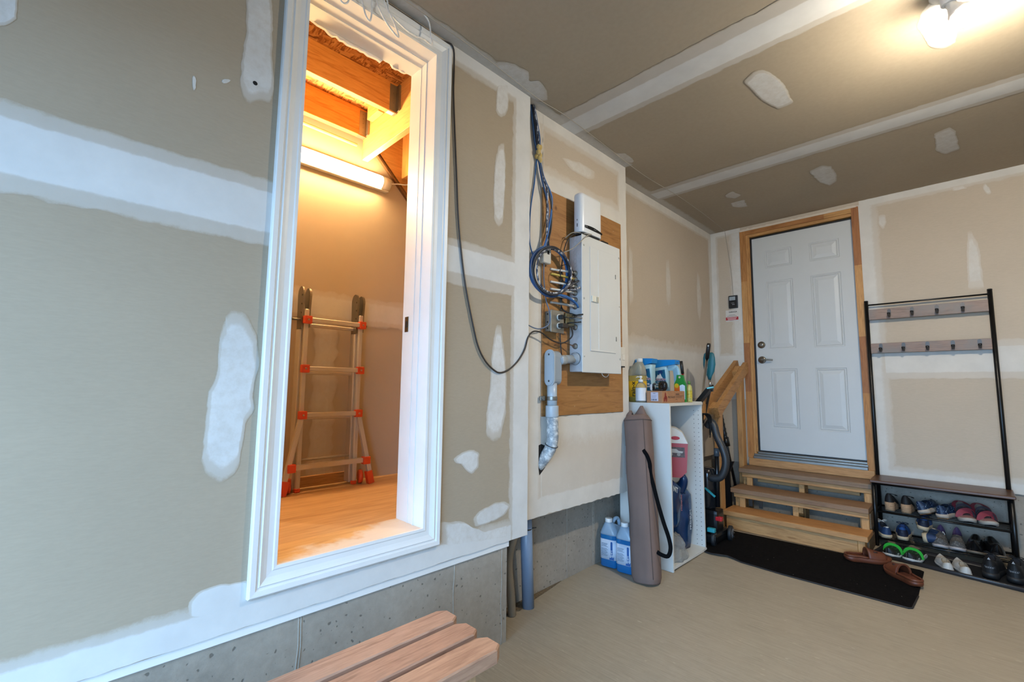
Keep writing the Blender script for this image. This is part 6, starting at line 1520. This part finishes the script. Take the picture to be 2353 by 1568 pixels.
# boot tray
ZB = fz(4.1) + .0095
SWHT = M('slide_white', '#aeb2b2', .4); GRN = M('strap_green', '#1f9a22', .6, bmp=.4, bscale=140)
m, nt, bs = base_mat('black_white_streak')
nf = noise_tex(nt, coords(nt, (14, 90, 14)), 2, 3, .6)
nt.links.new(ramp(nt, nf, [(.5, lin('#0e0f10')), (.62, lin('#0e0f10')), (.68, lin('#8b9090'))]), bs.inputs['Base Color']); STREAK = m
for x, y, lab in ((-.452, 4.125, 'black slide with a bright green band nearest the wooden steps'), (-.345, 4.108, 'black slide with a bright green band and white rim further right')):
    s = Shoe('green_band_slide', lab, 'green banded slides', (x, y), 'toe', ZB, .235, .094, -14, cat='slide')
    s.sole(.022, .020, SWHT, flare=1.06).upper(.018, .056, .038, .50, {'upper': STREAK, 'instep': SB}, lambda t, u: 'instep' if t < .62 else 'upper', lining=DARKIN, uo=.8)
    s.band(.66, .026, GRN, 'green_band')
    part('rim', MB().tube([(t * .235, sd * foot_w(t, .094) * 1.02, s.st(t) + .008) for t, sd in [(i / 12, 1) for i in range(2, 9)]], .0045, 6, 2), SWHT, s.t)
SWR = M('worn_white', '#a7a49e', .6, vary=.08)
for x, y, lab in ((-.150, 4.098, 'small off-white slip-on sneaker on the left of its pair in the tray'), (-.068, 4.088, 'small off-white slip-on sneaker next to the big black running shoe')):
    s = Shoe('white_slip_on', lab, 'small off-white sneakers', (x, y), 'heel', ZB, .195, .076, 14)
    s.sole(.016, .014, SWR, flare=1.03).upper(.042, .042, .032, .50, {'upper': SWR, 'heel_counter': SW}, lambda t, u: 'heel_counter' if t < .2 else 'upper', lining=M('lining_sand', '#8b7f6c', .9), uo=.74)
for x, y, lab, dg in ((.030, 4.118, 'black running shoe with a white logo next to the off-white pair', -6), (.132, 4.125, 'black running shoe with a white logo at the right end of the tray', -8)):
    s = Shoe('running_shoe', lab, 'black running shoes', (x, y), 'heel', ZB, .29, .105, dg)
    s.sole(.040, .028, M('sole_charcoal', '#161617', .6), flare=1.05).upper(.085, .085, .055, .46, {'upper': SB}, lining=DARKIN, dip=.82).laces(SB, n=5)
    part('heel_badge', MB().poly(stad(-.026, .026, .058, .090, 5), lambda u, v, o: (.005 + .9 * u * u * 14 - o, -u, v), -.002, .004), M('badge_black', '#1b1b1d', .4), s.t)
    part('lettering', text_mb('asics', .019, lambda u, v: (.0 + .9 * u * u * 14, -u, .073 + v)), M('print_silver', '#7f8184', .4), s.t)
    part('pull_tab', MB().poly([(-.007, .118), (.007, .118), (0, .132)], lambda u, v, o: (.004 - o, u, v), 0, .004), M('tab_white', '#8f9092', .5), s.t)
# brown slides on the mat
BR = M('slide_brown', '#5d2e19', .5, vary=.06)
for near, dg, lab in (((-.655, 3.885), -58, 'brown foam slide on the mat pointing toward the shoe rack'), ((-.268, 3.672), 38, 'brown foam slide turned with its heel to the mat corner')):
    zz = fz(near[1]) + .0095
    s = Shoe('foam_slide', lab, 'brown foam slides', near, 'heel', zz, .262, .104, dg, cat='slide')
    s.sole(.034, .028, BR, spring=.014, flare=1.05)
    part('footbed', MB().poly([(t * .262, sd * foot_w(t, .088)) for t, sd in [(i / 16, 1) for i in range(1, 16)] + [(i / 16, -1) for i in range(15, 0, -1)]], lambda u, v, o: (u, v, s.st(u / .262) - .003 + o), 0, .001), M('slide_footbed', '#4a2413', .65), s.t)
    rimp = [(t * .262, sd * foot_w(t, .099), s.st(t) + .004) for t, sd in [(.45, 1), (.3, 1), (.15, 1), (.06, 1), (.02, 1), (0.004, .0), (.02, -1), (.06, -1), (.15, -1), (.3, -1), (.45, -1)]]
    part('heel_rim', MB().tube(rimp, .007, 8, 3), BR, s.t)
    rg = []
    for ti in range(9):
        t = .46 + .40 * ti / 8; h = .062 - .028 * (ti / 8); w = foot_w(t, .104)
        outr = [(t * .262, w * math.cos(a), s.st(t) - .012 + (h + .012) * math.sin(a) ** .8 if math.sin(a) > 0 else s.st(t) - .012) for a in [math.pi * j / 16 for j in range(17)]]
        inn = [(t * .262, (w - .010) * math.cos(a), s.st(t) - .012 + max(0, (h + .003) * (math.sin(a) ** .8 if math.sin(a) > 0 else 0))) for a in [math.pi * j / 16 for j in reversed(range(17))]]
        rg.append(outr + inn)
    bnd = part('instep_band', MB().rings(rg), BR, s.t)
    for sd in (-1, 1):
        a = math.pi / 2 + sd * .55; t = .66; h = .05
        part('cutout', MB().tube([(.255 * (t - .05), foot_w(t, .104) * math.cos(a) * 1.0, s.st(t) + h * math.sin(a)), (.255 * (t + .04), foot_w(t, .104) * math.cos(a - sd * .1), s.st(t) + (h - .005) * math.sin(a))], .006, 8), M('slide_shadow', '#2b140b', .7), bnd)
